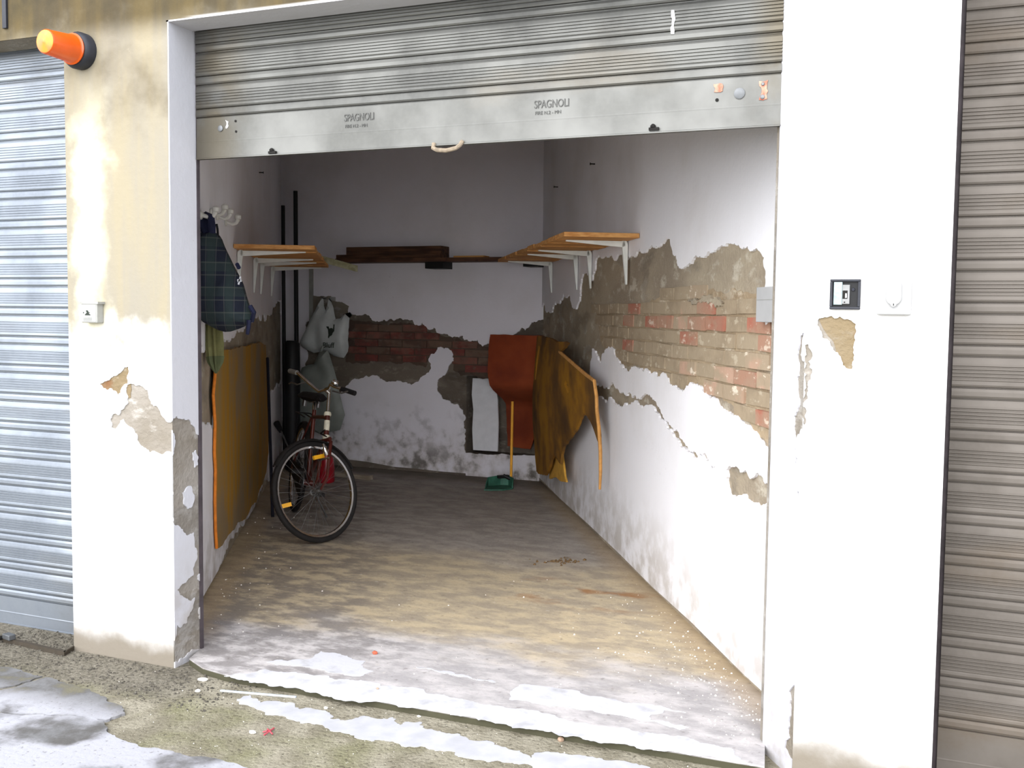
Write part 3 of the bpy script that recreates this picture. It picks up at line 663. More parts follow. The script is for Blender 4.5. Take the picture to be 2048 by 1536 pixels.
# ------------------------------------------------------------------ roller shutters
def slat_profile(Hs):
    P = [(Hs,.0),(Hs*.985,-.003),(Hs*.93,-.0065),(Hs*.84,-.009),(Hs*.79,-.0095)]
    z = .78
    for i in range(4):
        P += [(Hs*(z-.008),-.0068),(Hs*(z-.03),-.0068),(Hs*(z-.04),-.0100),(Hs*(z-.075),-.0100)]; z -= .085
    P += [(Hs*.43,-.0085),(Hs*.40,-.011),(Hs*.345,-.0118),(Hs*.30,-.0095),(Hs*.285,-.001),(Hs*.265,-.001),(Hs*.25,-.0075),(Hs*.18,-.0105),(Hs*.08,-.0108),(Hs*.035,-.008),(Hs*.03,.001),(-.0006,.001)]
    return [(b,a) for a,b in P] + [(.006,-.0006),(.006,Hs)]
def shutter(name, label, x0, x1, zb, zt, bar, Hs, mat, barmat, group=None):
    t = thing(name, label, 'roller shutter', ((x0+x1)/2, D, zb), group)
    pr = slat_profile(Hs); mb = MB(); mb.extr(pr, x0, x1, lambda x,a,b: Vector((x,D+a,zb+bar+b)))
    s0 = mb.link('slat', mat, t); z = zb+bar+Hs
    while z < zt:
        o = s0.copy(); C.objects.link(o); o.parent = t; o.location = (0,0,z-(zb+bar)); z += Hs
    mb = MB(); fold = bar*.42
    prof = [(.0,bar-.0005),(-.006,bar-.002),(-.0065,fold+.004),(-.0075,fold),(-.0072,fold-.004),(-.0075,.006),(-.012,.004),(-.012,.0),(.012,.0),(.012,.004),(.004,.006),(.004,bar)]
    mb.extr(prof, x0, x1, lambda x,a,b: Vector((x,D+a,zb+b))); bb = mb.link('bottom_bar', barmat, t)
    return t, bb
HS = .1361
t_main, bar_main = shutter('roller_shutter', 'half-raised grey steel roller shutter hanging above the open garage', -1.462, .994, 2.147, 2.80, .174, HS, M['galv'], M['galv_bar'], 'steel roller shutters')
zl = at_y(75,1200,D).z
t_left, _ = shutter('roller_shutter', 'closed pale blue-grey roller shutter left of the pillar with the beacon', -4.58, -2.045, -.03, 2.80, .135, HS, M['galv_left'], M['galv_left'], 'steel roller shutters')
t_right, _ = shutter('roller_shutter', 'closed dull grey-brown roller shutter right of the white pillar', 1.56, 4.1, -.03, 2.80, .185, HS, M['galv_right'], M['galv_right'], 'steel roller shutters')
# details on main shutter
def disc(u, v, r, mat, name, par, h=.004, y=None, n=14):
    p = at_y(u, v, D-.0075 if y is None else y); mb = MB(); mb.lathe([(r,0),(r,h*.6),(r*.7,h)], p, (0,-1,0), n); return mb.link(name, mat, par, smooth=True)
disc(441,257,.013,M['bolt'],'lock_disc',bar_main); disc(1479,187,.019,M['bolt'],'lock_disc',bar_main)
for (u,v,r) in ((471,242,.005),(472,263,.005),(1434,200,.006)): disc(u,v,r,M['hole'],'rivet_hole',bar_main,.002)
def plate(P, mat, name, par, y, th=.003, step=.012, amp=.15): return sheet(rag(mapped(P, lambda u,v: at_y(u,v,y), (0,2)),step,amp,rs), [], lambda x,z,o: Vector((x,y-o,z)), th).link(name, mat, par)
plate([(1427,168),(1444,167),(1445,182),(1428,184)], M['rust'], 'rust_patch', bar_main, D-.0095)
plate([(1518,162),(1536,160),(1536,182),(1533,188),(1534,198),(1518,200)], M['rust'], 'rust_patch', bar_main, D-.0095)
disc(1526,168,.006,M['bolt'],'rivet',bar_main,.004,D-.0095); disc(1525,194,.008,M['bolt'],'rivet',bar_main,.004,D-.0095)
plate([(451,240),(456,243),(456,252),(453,257),(451,256),(453,250),(453,245)], M['drip'], 'white_scratch', bar_main, D-.009)
for (u,v) in ((545,305),(1308,258)):
    p = at_y(u,v,D-.012); mb = MB(); mb.obox(p,(.018,0,0),(0,.006,0),(0,0,.005)); mb.lathe([(.010,0),(.010,.006),(.004,.012)], p+Vector((-.004,0,.006)), (0,0,1), 8); mb.link('bar_clip', M['hole'], bar_main)
mb = MB(); pl_ = [at_y(868,287,D-.012), at_y(866,296,D-.02), at_y(874,300,D-.03), at_y(893,301,D-.034), at_y(912,296,D-.028), at_y(920,290,D-.02), at_y(925,282,D-.012)]
mb.tube(pl_, .0085, 8); mb.link('rope_handle', M['rope'], bar_main, smooth=True)
plate([(1343,20),(1348,20),(1348,45),(1347,52),(1349,60),(1348,68),(1342,68),(1341,60),(1344,50)], M['drip'], 'paint_drip', t_main, D-.0125, .003)
def text(s, p, size, mat, parent, name, ext=.0012, rot=(PI/2,0,0), align='LEFT', sx=1.):
    cu = bpy.data.curves.new(name,'FONT'); cu.body = s; cu.size = size; cu.extrude = ext; cu.align_x = align
    o = bpy.data.objects.new(name, cu); C.objects.link(o)
    dg = bpy.context.evaluated_depsgraph_get(); me = bpy.data.meshes.new_from_object(o.evaluated_get(dg)); bpy.data.objects.remove(o)
    me.name = name; me.materials.clear(); me.materials.append(mat)
    o2 = bpy.data.objects.new(name, me); C.objects.link(o2); o2.parent = parent; o2.location = Vector(p)-parent_loc(parent); o2.rotation_euler = rot; o2.scale = (sx,1,1)
    return o2
for (u,v) in ((688,243),(1068,217)):
    p = at_y(u,v,D-.0078); text('SPAGNOLI', p, .041, M['emboss'], bar_main, 'embossed_letters', .0012, sx=.72)
    p = at_y(u+2,v+13,D-.0082); text('FIRE N.2 - MN', p, .018, M['emboss'], bar_main, 'embossed_letters', .0006, sx=.95)

# ------------------------------------------------------------------ things on the facade
t = thing('warning_beacon', 'orange warning beacon on a dark round base high on the left pillar', 'beacon', at_y(166,104,0))
p0 = at_y(166,104,-.006); ax = Vector((0,-1,-.02)).normalized()
mb = MB(); mb.lathe([(.077,0),(.078,.035),(.070,.05),(.058,.056)], p0, ax, 28); mb.link('base', M['darkgrey'], t, smooth=True)
mb = MB(); mb.lathe([(.064,.056),(.066,.062),(.060,.066),(.058,.07),(.050,.20),(.046,.205)], p0, ax, 28); L_ = mb.link('lens', M['lens'], t, smooth=True)
mb = MB(); mb.lathe([(.046,.205),(.040,.209),(.012,.211),(.008,.214)], p0, ax, 24); mb.link('lens_cap', M['lens_end'], L_, smooth=True)
t = thing('key_switch_box', 'weathered pale grey switch box with a printed label on the left pillar', 'switch box', at_y(180,625,0))
q0, q1 = at_y(162,606,-.045), at_y(193,646,-.045)
mb = MB(); mb.box((q0.x,-.045,q1.z),(q1.x+.004,-.007,q0.z)); bev(mb.link('housing', M['grey_pl'], t), .004)
mb = MB(); mb.box((q0.x-.004,-.048,q0.z-.004),(q1.x+.012,-.006,q0.z+.006)); mb.link('hood', M['grey_pl'], t)
mb = MB(); mb.box((q0.x+.006,-.0465,q1.z+.006),(q1.x-.004,-.044,q0.z-.008)); lb = mb.link('front_label', M['label'], t)
y_ = -.0470
def ink(P, mat): plate(P, mat, 'printed_mark', lb, y_, .0006, .5, 0)
def F(a,b): return (140+a*.0586, 580+b*.0586)
ink([F(540,690),F(610,690),F(640,760),F(700,770),F(640,800),F(700,845),F(690,870),F(500,865),F(500,840),F(540,800),F(570,760),F(540,730)], M['ink'])
ink([F(440,750),F(475,750),F(475,800),F(440,800)], M['ink'])
for (v0,v1) in ((945,965),(990,1010),(1040,1055)): ink([F(450,v0),F(750,v0),F(750,v1),F(450,v1)], M['ink_grey'])
# recessed lock box
t = thing('lock_box', 'dark square lock box with a chrome plate on the white right pillar', 'lock box', at_y(1690,590,0))
def Q(a,b): return (1640+a*.0977, 540+b*.0977)
def fp_(a,b,y): return at_y(*Q(a,b), y)
a,b = fp_(215,190,-.012), fp_(820,810,-.012)
fr = MB(); w_ = .008
fr.box((a.x,-.020,a.z-w_),(b.x,-.006,a.z)); fr.box((a.x,-.020,b.z),(b.x,-.006,b.z+w_)); fr.box((a.x,-.020,b.z+w_),(a.x+w_,-.006,a.z-w_)); fr.box((b.x-w_,-.020,b.z+w_),(b.x,-.006,a.z-w_))
bev(fr.link('frame', M['darkgrey'], t), .002)
mb = MB(); mb.box((a.x+w_,-.011,b.z+w_),(b.x-w_,-.006,a.z-w_)); mb.link('back_plate', M['black'], t)
c1, c2 = fp_(285,245,-.018), fp_(450,720,-.018); mb = MB(); mb.box((c1.x,-.019,c2.z),(c2.x,-.011,c1.z)); bev(mb.link('cover_flap', M['flap'], t), .002)
c1, c2 = fp_(450,300,-.016), fp_(605,705,-.016); mb = MB(); mb.box((c1.x,-.017,c2.z),(c2.x,-.011,c1.z)); lk = bev(mb.link('lock_plate', M['steel'], t), .002)
c1, c2 = fp_(465,420,-.0175), fp_(560,590,-.0175); mb = MB(); mb.box((c1.x,-.0185,c2.z),(c2.x,-.017,c1.z)); mb.link('keyhole', M['hole'], lk)
c1, c2 = fp_(490,480,-.0190), fp_(545,570,-.0190); mb = MB(); mb.box((c1.x+.004,-.0195,c2.z),(c2.x,-.0185,c1.z)); mb.link('latch', M['chrome'], lk)
c1 = fp_(500,660,-.0175); mb = MB(); mb.lathe([(.0022,0),(.0022,.002)], c1, (0,-1,0), 8); mb.link('screw', M['hole'], lk)
c1 = fp_(680,400,-.012); mb = MB(); mb.lathe([(.006,0),(.005,.004)], c1, (0,-1,0), 10); mb.link('knob', M['navy_pole'], t)
# white key switch
t = thing('key_switch', 'white key switch with a rounded cover on the right pillar', 'key switch', at_y(1790,590,0))
a,b = at_y(1755,560,-.03), at_y(1822,630,-.03)
mb = MB(); mb.box((a.x,-.030,b.z),(b.x,-.006,a.z)); bev(mb.link('housing', M['white_pl'], t), .004)
c0 = at_y(1788,584,-.031); P = []; r_ = .022; hz = .018
for i in range(25): 
    an = PI*i/24; P.append((c0.x+math.cos(an)*r_, c0.z+hz+math.sin(an)*r_))
for i in range(25):
    an = PI+PI*i/24; P.append((c0.x+math.cos(an)*r_, c0.z-hz+math.sin(an)*r_))
cv = bev(sheet(P, [], lambda x,z,o: Vector((x,-.038-o,z)), .010).link('cover', M['white_pl'], t), .002)
kc = at_y(1787,608,-.039); mb = MB(); mb.lathe([(.009,0),(.009,.003),(.007,.004)], kc, (0,-1,0), 18); cy_ = mb.link('key_cylinder', M['white_pl'], cv, smooth=True)
mb = MB(); k2 = at_y(1787,609,-.0435); mb.box((k2.x-.0012,-.0445,k2.z-.003),(k2.x+.0012,-.0425,k2.z+.003)); mb.link('keyhole', M['hole'], t)
# black bar end at top-left
mb = MB(); a,b = at_y(8,60,-.008), at_y(16,57,-.008); mb.box((a.x,-.018,b.z),(b.x,-.006,3.5)); bev(tag(mb.link('wall_bar', M['darkgrey']), 'thin dark vertical bar ending high on the facade above the left shutter', 'bar'), .002)

# white junction box inside right wall by the opening
t = thing('junction_box', 'white surface junction box on the right garage wall by the rail', 'junction box', at_r(1543,610))
a,b = at_r(1530,575), at_r(1560,645); mb = MB(); mb.hexa([PR(a.y,b.z,0),PR(b.y-.15,b.z,0),PR(b.y-.15,b.z,.035),PR(a.y,b.z,.035),PR(a.y,a.z,0),PR(b.y-.15,a.z,0),PR(b.y-.15,a.z,.035),PR(a.y,a.z,.035)]); bev(mb.link('housing', M['white_pl'], t), .003)
zc = (a.z+b.z)/2+.02; mb = MB(); mb.hexa([PR(a.y-.004,zc-.002,.034),PR(b.y-.15,zc-.002,.034),PR(b.y-.15,zc-.002,.0365),PR(a.y-.004,zc-.002,.0365),PR(a.y-.004,zc,.034),PR(b.y-.15,zc,.034),PR(b.y-.15,zc,.0365),PR(a.y-.004,zc,.0365)]); mb.link('lid_seam', M['grey_pl'], t)

# ------------------------------------------------------------------ shelves
def shelf(name, label, Pm, y0, y1, zb, dep, brk, n, th=.026):
    t = thing(name, label, 'shelf', Pm(y0,zb,0)); 
    pitch = (y1-y0)/n; gap = .022
    for i in range(n):
        a = y0+i*pitch; b = a+pitch-gap*CT; jz = rs.uniform(-.005,.005); je = rs.uniform(-.008,.008)
        mb = MB(); z0 = zb+jz; z1 = zb+jz+th
        # boards lie square to the wall; wall end is cut to the wall
        q = [Pm(a,0,.004),Pm(b,0,.004)]; nrm = NR if Pm is PR else NL
        c0 = q[0]+nrm*(dep+je); c1 = q[1]+nrm*(dep+je)
        mb.hexa([Vector((p.x,p.y,z0)) for p in (q[0],q[1],c1,c0)]+[Vector((p.x,p.y,z1)) for p in (q[0],q[1],c1,c0)])
        o = mb.link('board', M['pine'], t); bev(o, .002, 1)
    for yb in brk:
        nrm = NR if Pm is PR else NL; mb = MB(); base = Pm(yb,zb,.004)
        pts, rad = [], []
        N = 7
        for i in range(N): 
            f = i/(N-1); pts.append((.012, -.27+f*.235, .006+f*.019))
        for i in range(1,6):
            an = PI/2*i/6; pts.append((.047-.035*math.cos(an), -.047+.012+.035*math.sin(an)*.95, .026))
        for i in range(N):
            f = i/(N-1); pts.append((.047+f*(dep-.10), -.0125, .026-f*.021))
        P = []
        for (o_, dz, w) in pts: P.append((o_, dz, w))
        # ribbon with depth: section rectangle w wide in plane normal to bend, .02 along wall
        b0 = 0; hw = .011
        for k,(o_,dz,w) in enumerate(P):
            k0, k1 = P[max(k-1,0)], P[min(k+1,len(P)-1)]; tx, tz = k1[0]-k0[0], k1[1]-k0[1]; l_ = math.hypot(tx,tz); nx, nz = tz/l_, -tx/l_
            for (sgn,al) in ((0,-hw),(1,-hw),(1,hw),(0,hw)):
                mb.v.append(base + nrm*(o_-.010+nx*w*sgn*1.4) + ALONG*al + Vector((0,0,dz+.010+nz*w*sgn*1.4)) - Vector((0,0,.0)))
        for k in range(len(P)-1):
            for j in range(4): mb.f.append([4*k+j,4*k+(j+1)%4,4*k+4+(j+1)%4,4*k+4+j])
        mb.f.append([3,2,1,0]); e = 4*(len(P)-1); mb.f.append([e,e+1,e+2,e+3])
        mb.link('bracket', M['bracket'], t)
    return t
yR0 = 2.33
shelf('wall_shelf', 'pine slat shelf on white brackets on the right wall', PR, yR0, 4.95, 1.945, .44, (2.56,3.42,3.83,4.74), 11)
shelf('wall_shelf', 'pine slat shelf on white brackets on the left wall', PL, 1.92, 4.32, 1.895, .50, (2.09,2.92,3.36,4.16), 10)
# back shelf
zs = at_y(800,524,5.).z; xa, xb = at_y(672,520,5.).x, at_y(1052,520,5.).x
t = thing('back_shelf', 'dark narrow shelf board high on the back wall between both pine shelves', 'shelf', (-2.9,5.1,zs))
mb = MB(); mb.box((xa,4.98,zs),(xb,YB-.002,zs+.035)); mb.link('board', M['oldwood'], t)
for (u0,u1,v0,v1) in ((850,886,525,537),(1046,1076,526,533)):
    a,b = at_y(u0,v1,5.), at_y(u1,v0,5.); mb = MB(); mb.box((a.x,5.0,a.z),(b.x,YB-.002,zs)); mb.link('support_block', M['black'], t)
def plank(u0,u1,v0,v1,lab,mat,dy=0.,zb=None):
    a,b = at_y(u0,v1,5.0), at_y(u1,v0,5.0); mb = MB(); z0 = a.z if zb is None else zb
    mb.box((a.x,5.0+dy,z0),(b.x,YB-.004,b.z)); o = bev(mb.link('plank', mat), .003); tag(o, lab, 'plank', 'old planks on the back shelf'); return b.z
z1 = plank(672,880,507,516,'lower dark red-brown plank lying on the back shelf',M['oldwood'],0.,zs+.035)
plank(690,880,491,507,'upper dark brown plank stacked on another plank on the back shelf',M['oldwood'],.02,z1)
a,b = at_y(905,512,5.).x, at_y(965,512,5.).x; mb = MB(); mb.box((a,5.02,zs+.035),(b,5.15,zs+.052)); tag(mb.link('wood_offcut', M['pine']), 'thin pale wood offcut lying on the back shelf at its right', 'offcut')
a = at_y(640,511,4.35); b = at_y(712,531,4.62); c_ = Vector((0,0,-.055)); dd = Vector((.03,.10,0)).normalized()*.02
mb = MB(); mb.hexa([a+c_,b+c_,b+c_+dd,a+c_+dd,a,b,b+dd,a+dd]); tag(mb.link('plank', M['paleplank']), 'pale greenish plank jutting out from the end of the left shelf', 'plank')

# ------------------------------------------------------------------ coat hooks, bag, umbrella
HG = 'pale coat hooks on the left wall'
def hook(u, v, label, sc=1.):
    p = at_l(u, v, .01); t = thing('coat_hook', label, 'hook', p, HG); s = sc
    mb = MB(); mb.lathe([(.022*s,0),(.024*s,.006),(.016*s,.012)], p-NL*.008, NL, 14); mb.link('mount', M['hook'], t, smooth=True)
    P = [p+NL*.0+Vector((0,0,.0)), p+NL*.035+Vector((0,0,-.012)), p+NL*.055+Vector((0,0,-.005)), p+NL*.066+Vector((0,0,.018))]
    mb = MB(); mb.tube(P, [.012*s,.010*s,.011*s,.014*s], 9); mb.lathe([(.006,-.016),(.018*s,-.01),(.019*s,.008),(.008,.017)], p+NL*.068+Vector((0,0,.030)), Vector((0,0,1)), 12); mb.link('prong', M['hook'], t, smooth=True)
    return t
hook(404,430,'pale coat hook carrying the tartan bag strap')
hook(424,425,'first bare coat hook right of the tartan bag')
hook(436,433,'middle bare coat hook on the left wall')
hook(453,444,'coat hook farthest from the bag along the left wall')
t = thing('drawstring_bag', 'navy tartan drawstring bag hanging from a hook on the left wall', 'bag', at_y(450,560,.92))
BY = .83
bo = mapped([(408,462),(416,466),(424,462),(432,466),(438,474),(446,492),(455,510),(463,528),(472,545),(480,560),(487,582),(494,605),(500,625),(504,640),(496,650),(480,657),(462,663),(450,664),(435,660),(420,652),(405,642),(396,630),(392,600),(390,560),(393,520),(398,490),(404,470)], lambda u,v: at_y(u,v,BY), (0,2))
bag_t = Vector((.0,1,0))
pb = pillow(bo, lambda a,z,h: Vector((a - T*h*.25, BY+h, z)), .10, .022, .045, 4)
pb.link('bag_body', M['plaid'], t, smooth=True)
def bpt(u,v,dy=0.): return at_y(u,v,BY+dy)
mb = MB(); mb.tube([bpt(412,468,-.01),bpt(404,448,-.01),bpt(402,434,.0),bpt(412,430,.01),bpt(422,434,0),bpt(424,452,-.01),bpt(424,470,-.01)], .019, 8)
mb.tube([bpt(418,470,0),bpt(414,450,0),bpt(410,436,.01)], .016, 6); mb.link('shoulder_strap', M['strap'], t, smooth=True)
mb = MB(); mb.tube([bpt(436,474,.0),bpt(435,458,.02),bpt(433,448,.02)], .006, 6); mb.link('drawcord', M['black'], t)
mb = MB(); mb.tube([bpt(500,612,-.02),bpt(508,625,-.02),bpt(504,642,0)], .012, 6); mb.tube([bpt(498,640,-.03),bpt(497,655,-.03),bpt(495,668,-.02)], [.012,.011,.009], 6); mb.link('side_tab', M['strap'], t, smooth=True)
mb = MB(); mb.tube([bpt(474,528,-.04),bpt(478,536,-.05)], .010, 6); mb.link('strap_loop', M['strap'], t)
ce = bpt(479,561,-.083); mb = MB()
for (ax_,w_) in ((Vector((.006,0,.020)),Vector((.0035,0,-.001))),(Vector((.012,0,-.003)),Vector((.001,0,.0035))),(Vector((.008,0,.008)),Vector((.003,0,-.003)))):
    mb.obox(ce, ax_, Vector((0,.0025,0)), w_)
mb.link('emblem', M['emblem'], t)
# folded parasol below the bag
t = thing('folded_parasol', 'folded olive-yellow parasol hanging tip down below the tartan bag', 'parasol', at_y(430,700,.86))
tp, bt = at_y(427,640,.965), at_y(432,747,.95); ax_ = (bt-tp); Ln = ax_.length; ax_.normalize()
def fluted(prof, n=36, k=9):
    mb = MB(); u = ax_.orthogonal().normalized(); w = ax_.cross(u)
    for (r,h) in prof:
        for j in range(n):
            a = 2*PI*j/n; rr = r*(1+.22*math.cos(k*a)); mb.v.append(tp+ax_*h*Ln+(u*math.cos(a)+w*math.sin(a))*rr)
    for i in range(len(prof)-1):
        for j in range(n): mb.f.append([i*n+j,i*n+(j+1)%n,(i+1)*n+(j+1)%n,(i+1)*n+j])
    mb.f.append(list(range(n-1,-1,-1))); mb.f.append([(len(prof)-1)*n+j for j in range(n)]); return mb
fluted([(.032,0),(.038,.25),(.040,.45),(.037,.68)]).link('canopy', M['umb'], t, smooth=True)
fluted([(.040,.68),(.034,.80),(.016,.93),(.004,1.0)]).link('canopy_hem', M['umb2'], t, smooth=True)
mb = MB(); mb.tube([tp-ax_*.36, tp+ax_*.05], .010, 8); mb.link('shaft', M['steel'], t)

# ------------------------------------------------------------------ pipes and back-left corner
for (u,v,r,lab,ub) in ((591,382,.021,'taller black pipe standing in the back left corner',590),(566,411,.018,'shorter black pipe standing in the back left corner',574)):
    tp = at_y(u,v,4.99); bt = Vector((tp.x+.015, 4.985, 0)); 
    t = tag(None or MB().tube([bt, (bt+tp)/2, tp], r, 12).link('pipe', M['black'], None, smooth=True), lab, 'pipe', 'black pipes in the corner')
tp, bt = at_y(584,640,4.70), at_y(588,860,4.70)
mb = MB(); mb.lathe([(.03,0),(.070,.02),(.074,.3),(.075,.95),(.072,1.20),(.05,1.23)], Vector((tp.x,4.70,0.)), (0,0,1), 16); tag(mb.link('dark_cylinder', M['black'], None, smooth=True), 'dark upright cylinder standing in front of the two black pipes', 'roll')  # solid dark cylinder filling the dark area by the pipes
mb = MB(); p = at_l(535,716,.06); q = at_l(545,956,.16); mb.tube([Vector((q.x,q.y,0.0)), p], .012, 8); tag(mb.link('pole', M['navy_pole'], None, smooth=True), 'slim dark blue pole leaning on the left wall beside the ochre panel', 'pole')
t = thing('hand_pump', 'short black-topped stick with thin silver shaft behind the bicycle wheel', 'stick', at_y(580,900,4.2))
p,q,r2 = at_y(553,846,4.34), at_y(562,862,4.30), at_y(578,897,4.24); mb = MB(); mb.tube([p, q], [.03,.022], 10); mb.link('handle', M['black'], t, smooth=True)
mb = MB(); mb.tube([q, r2], .007, 8); mb.link('shaft', M['steel'], t); mb = MB(); e_ = r2+(r2-q).normalized()*.45; e_.z = 0.; mb.tube([r2, e_], .018, 8); mb.link('barrel', M['black'], t)
# conduit and plate on the back wall
mb = MB(); a,b = at_y(620,535,YB), at_y(627,665,YB); mb.box((a.x,YB-.018,b.z),(b.x,YB,a.z)); tag(mb.link('conduit', M['grey_pl']), 'thin pale vertical conduit on the back wall beside the carrier bag', 'conduit')
a,b = at_y(623,592,YB), at_y(698,640,YB); sheet(rag(uvB([(622,592),(662,592),(664,600),(684,604),(698,612),(696,630),(680,642),(655,640),(630,636),(622,640)]),.02,.1,rs), [], lambda x,z,o: PBk(x,z,o+.003), .006).link('cement_patch', M['render_grey'], wall_back)
t = thing('wall_peg', 'small peg on the back wall carrying the white carrier bag', 'peg', at_y(652,596,YB)); p = at_y(652,597,YB); mb = MB(); mb.tube([p, p+Vector((0,-.06,0)), p+Vector((0,-.07,.02))], .006, 8); mb.link('pin', M['steel'], t)
mb = MB(); q = at_y(668,598,YB); mb.box((q.x-.03,YB-.03,q.z-.02),(q.x+.02,YB,q.z+.02)); bev(tag(mb.link('wall_socket', M['grey_pl']), 'small pale socket on the back wall above the carrier bag', 'socket'), .004)
# carrier bags
CB = YB-.15
def cbp(u,v): return at_y(u,v,CB)
t = thing('carrier_bag', 'bulging white carrier bag with black print hanging on the back wall', 'bag', cbp(650,660))
o1 = mapped([(643,597),(646,597),(648,612),(651,622),(655,612),(657,597),(661,597),(664,606),(668,622),(671,638),(680,637),(690,628),(700,624),(704,630),(699,636),(697,660),(696,680),(697,695),(696,703),(688,716),(678,715),(668,712),(655,704),(640,704),(628,706),(614,700),(604,694),(601,686),(605,672),(613,657),(620,642),(628,625),(636,610)], cbp, (0,2))
pm = pillow(o1, lambda a,z,h: Vector((a,CB+h,z)), .075, .035, .03, 2); body = pm.link('bag_body', M['carrier'], t, smooth=True)
def E_(a,b): return (590+a*.1042, 580+b*.1042)
yf = CB-.085
def dec(P, par): sheet(mapped([E_(*p) for p in P], lambda u,v: at_y(u,v,yf), (0,2)), [], lambda x,z,o: Vector((x,yf-o,z)), .004).link('printed_emblem', M['ink'], par)
dec([(595,700),(640,700),(655,745),(680,730),(712,732),(730,760),(738,660),(755,660),(748,790),(720,820),(700,870),(660,890),(645,925),(632,915),(640,860),(632,760)], t)
p = at_y(*E_(530,1105), yf); text('Bluff', p, .072, M['ink'], t, 'printed_letters', .002)
o2 = mapped([(638,705),(655,700),(660,712),(668,738),(674,760),(680,790),(690,830),(680,860),(640,868),(600,850),(594,790),(596,760),(604,735),(616,730),(628,728)], lambda u,v: at_y(u,v,CB-.15), (0,2))
t = thing('carrier_bag', 'greyish slack carrier bag hanging behind the bicycle handlebar', 'bag', at_y(640,780,CB)); pillow(o2, lambda a,z,h: Vector((a,CB-.15+h,z)), .06, .04, .03, 6).link('bag_body', M['carrier2'], t, smooth=True)
mb = MB(); mb.tube([at_y(636,726,CB-.15),at_y(641,706,CB-.14),at_y(646,692,CB-.12)], .012, 6); mb.link('handle', M['carrier2'], t, smooth=True)
# batten on floor
a,b = at_z(655,950,0.), at_z(742,960,0.); d_ = (b-a).normalized(); s_ = Vector((-d_.y,d_.x,0))*.03; u_ = Vector((0,0,.04))
mb = MB(); mb.hexa([a-s_,b-s_,b+s_,a+s_,a-s_+u_,b-s_+u_,b+s_+u_,a+s_+u_]); bev(tag(mb.link('batten', M['batten']), 'dusty wooden batten on the floor at the foot of the back wall', 'batten'), .003)

# ------------------------------------------------------------------ foam panels
t = thing('foam_mat', 'tall stained ochre foam panel leaning on the left wall', 'panel', PL(2.4,0.,.03))
pl = [(433,708),(450,700),(475,695),(500,690),(520,684),(531,690),(534,740),(536,800),(537,860),(537,905),(533,945),(526,968),(517,985),(512,1005),(504,1010),(498,1026),(490,1040),(478,1044),(468,1060),(455,1072),(446,1088),(436,1097),(434,1060),(433,1000),(434,940),(432,905),(433,850),(429,790),(432,750)]
OFF = .022
def pml(y,z,o): return PL(y, z, OFF+o+.004*math.sin(y*5)*(.5+.5*math.sin(z*3))+.006*max(0,z-.9))
PLn = mapped(pl, lambda u,v: at_l(u,v,OFF), (1,2))
sheet(rag(PLn,.04,.05,rs), [], pml, .014, .12).link('sheet', M['panel_l'], t)
ed = mapped([(433,708),(432,750),(429,790),(433,850),(432,905),(434,940),(433,1000),(434,1060),(436,1097)], lambda u,v: at_l(u,v,OFF), (1,2))
mb = MB(); mb.tube([pml(y-.004,z,-.007) for y,z in ed], .0085, 6); mb.link('cut_edge', M['panel_edge'], t, smooth=True)
# right torn panel
t = thing('foam_mat', 'torn dirty yellow foam panel leaning on the right wall in the back corner', 'panel', PR(4.2,0.,.08))
OR = .13
pr_ = [(1073,672),(1085,671),(1105,676),(1118,684),(1136,685),(1131,695),(1122,703),(1135,716),(1150,732),(1165,748),(1178,760),(1180,790),(1179,820),(1180,850),(1180,885),(1176,870),(1172,852),(1164,830),(1158,824),(1152,838),(1148,850),(1138,868),(1130,880),(1124,890),(1120,905),(1117,925),(1108,905),(1102,918),(1097,935),(1090,948),(1076,945),(1071,940),(1070,905),(1070,860),(1071,800),(1073,740)]
def pmr(y,z,o): return PR(y, z, OR+o+.03*math.sin((y-3.4)*1.9)+.02*math.sin(z*4+y))
PRn = mapped(pr_, lambda u,v: at_r(u,v,OR), (1,2))
hl = mapped([(1134,758),(1137,766),(1139,784),(1136,784),(1132,768)], lambda u,v: at_r(u,v,OR), (1,2))
hl2 = mapped([(1080,690),(1084,694),(1081,720),(1078,758),(1076,758),(1077,720)], lambda u,v: at_r(u,v,OR), (1,2))
sheet(rag(PRn,.04,.06,rs), [hl,hl2], pmr, .02, .1).link('sheet', M['panel_r'], t)
ed = mapped([(1122,703),(1135,716),(1150,732),(1165,748),(1178,760),(1180,790),(1179,820),(1180,850),(1180,900),(1179,940),(1178,975)], lambda u,v: at_r(u,v,OR), (1,2))
mb = MB(); mb.tube([pmr(y,z,-.008) for y,z in ed], [.012]*8+[.012,.011,.008], 6); mb.link('cut_edge', M['panel_r_edge'], t, smooth=True)
sc = mapped([(1105,898),(1120,902),(1123,925),(1126,950),(1129,962),(1118,960),(1110,952),(1096,955),(1096,938),(1101,920)], lambda u,v: at_r(u,v,OR-.03), (1,2))
sheet(rag(sc,.03,.05,rs), [], lambda y,z,o: PR(y,z,OR-.03+o), .015).link('torn_flap', M['panel_r2'], t)
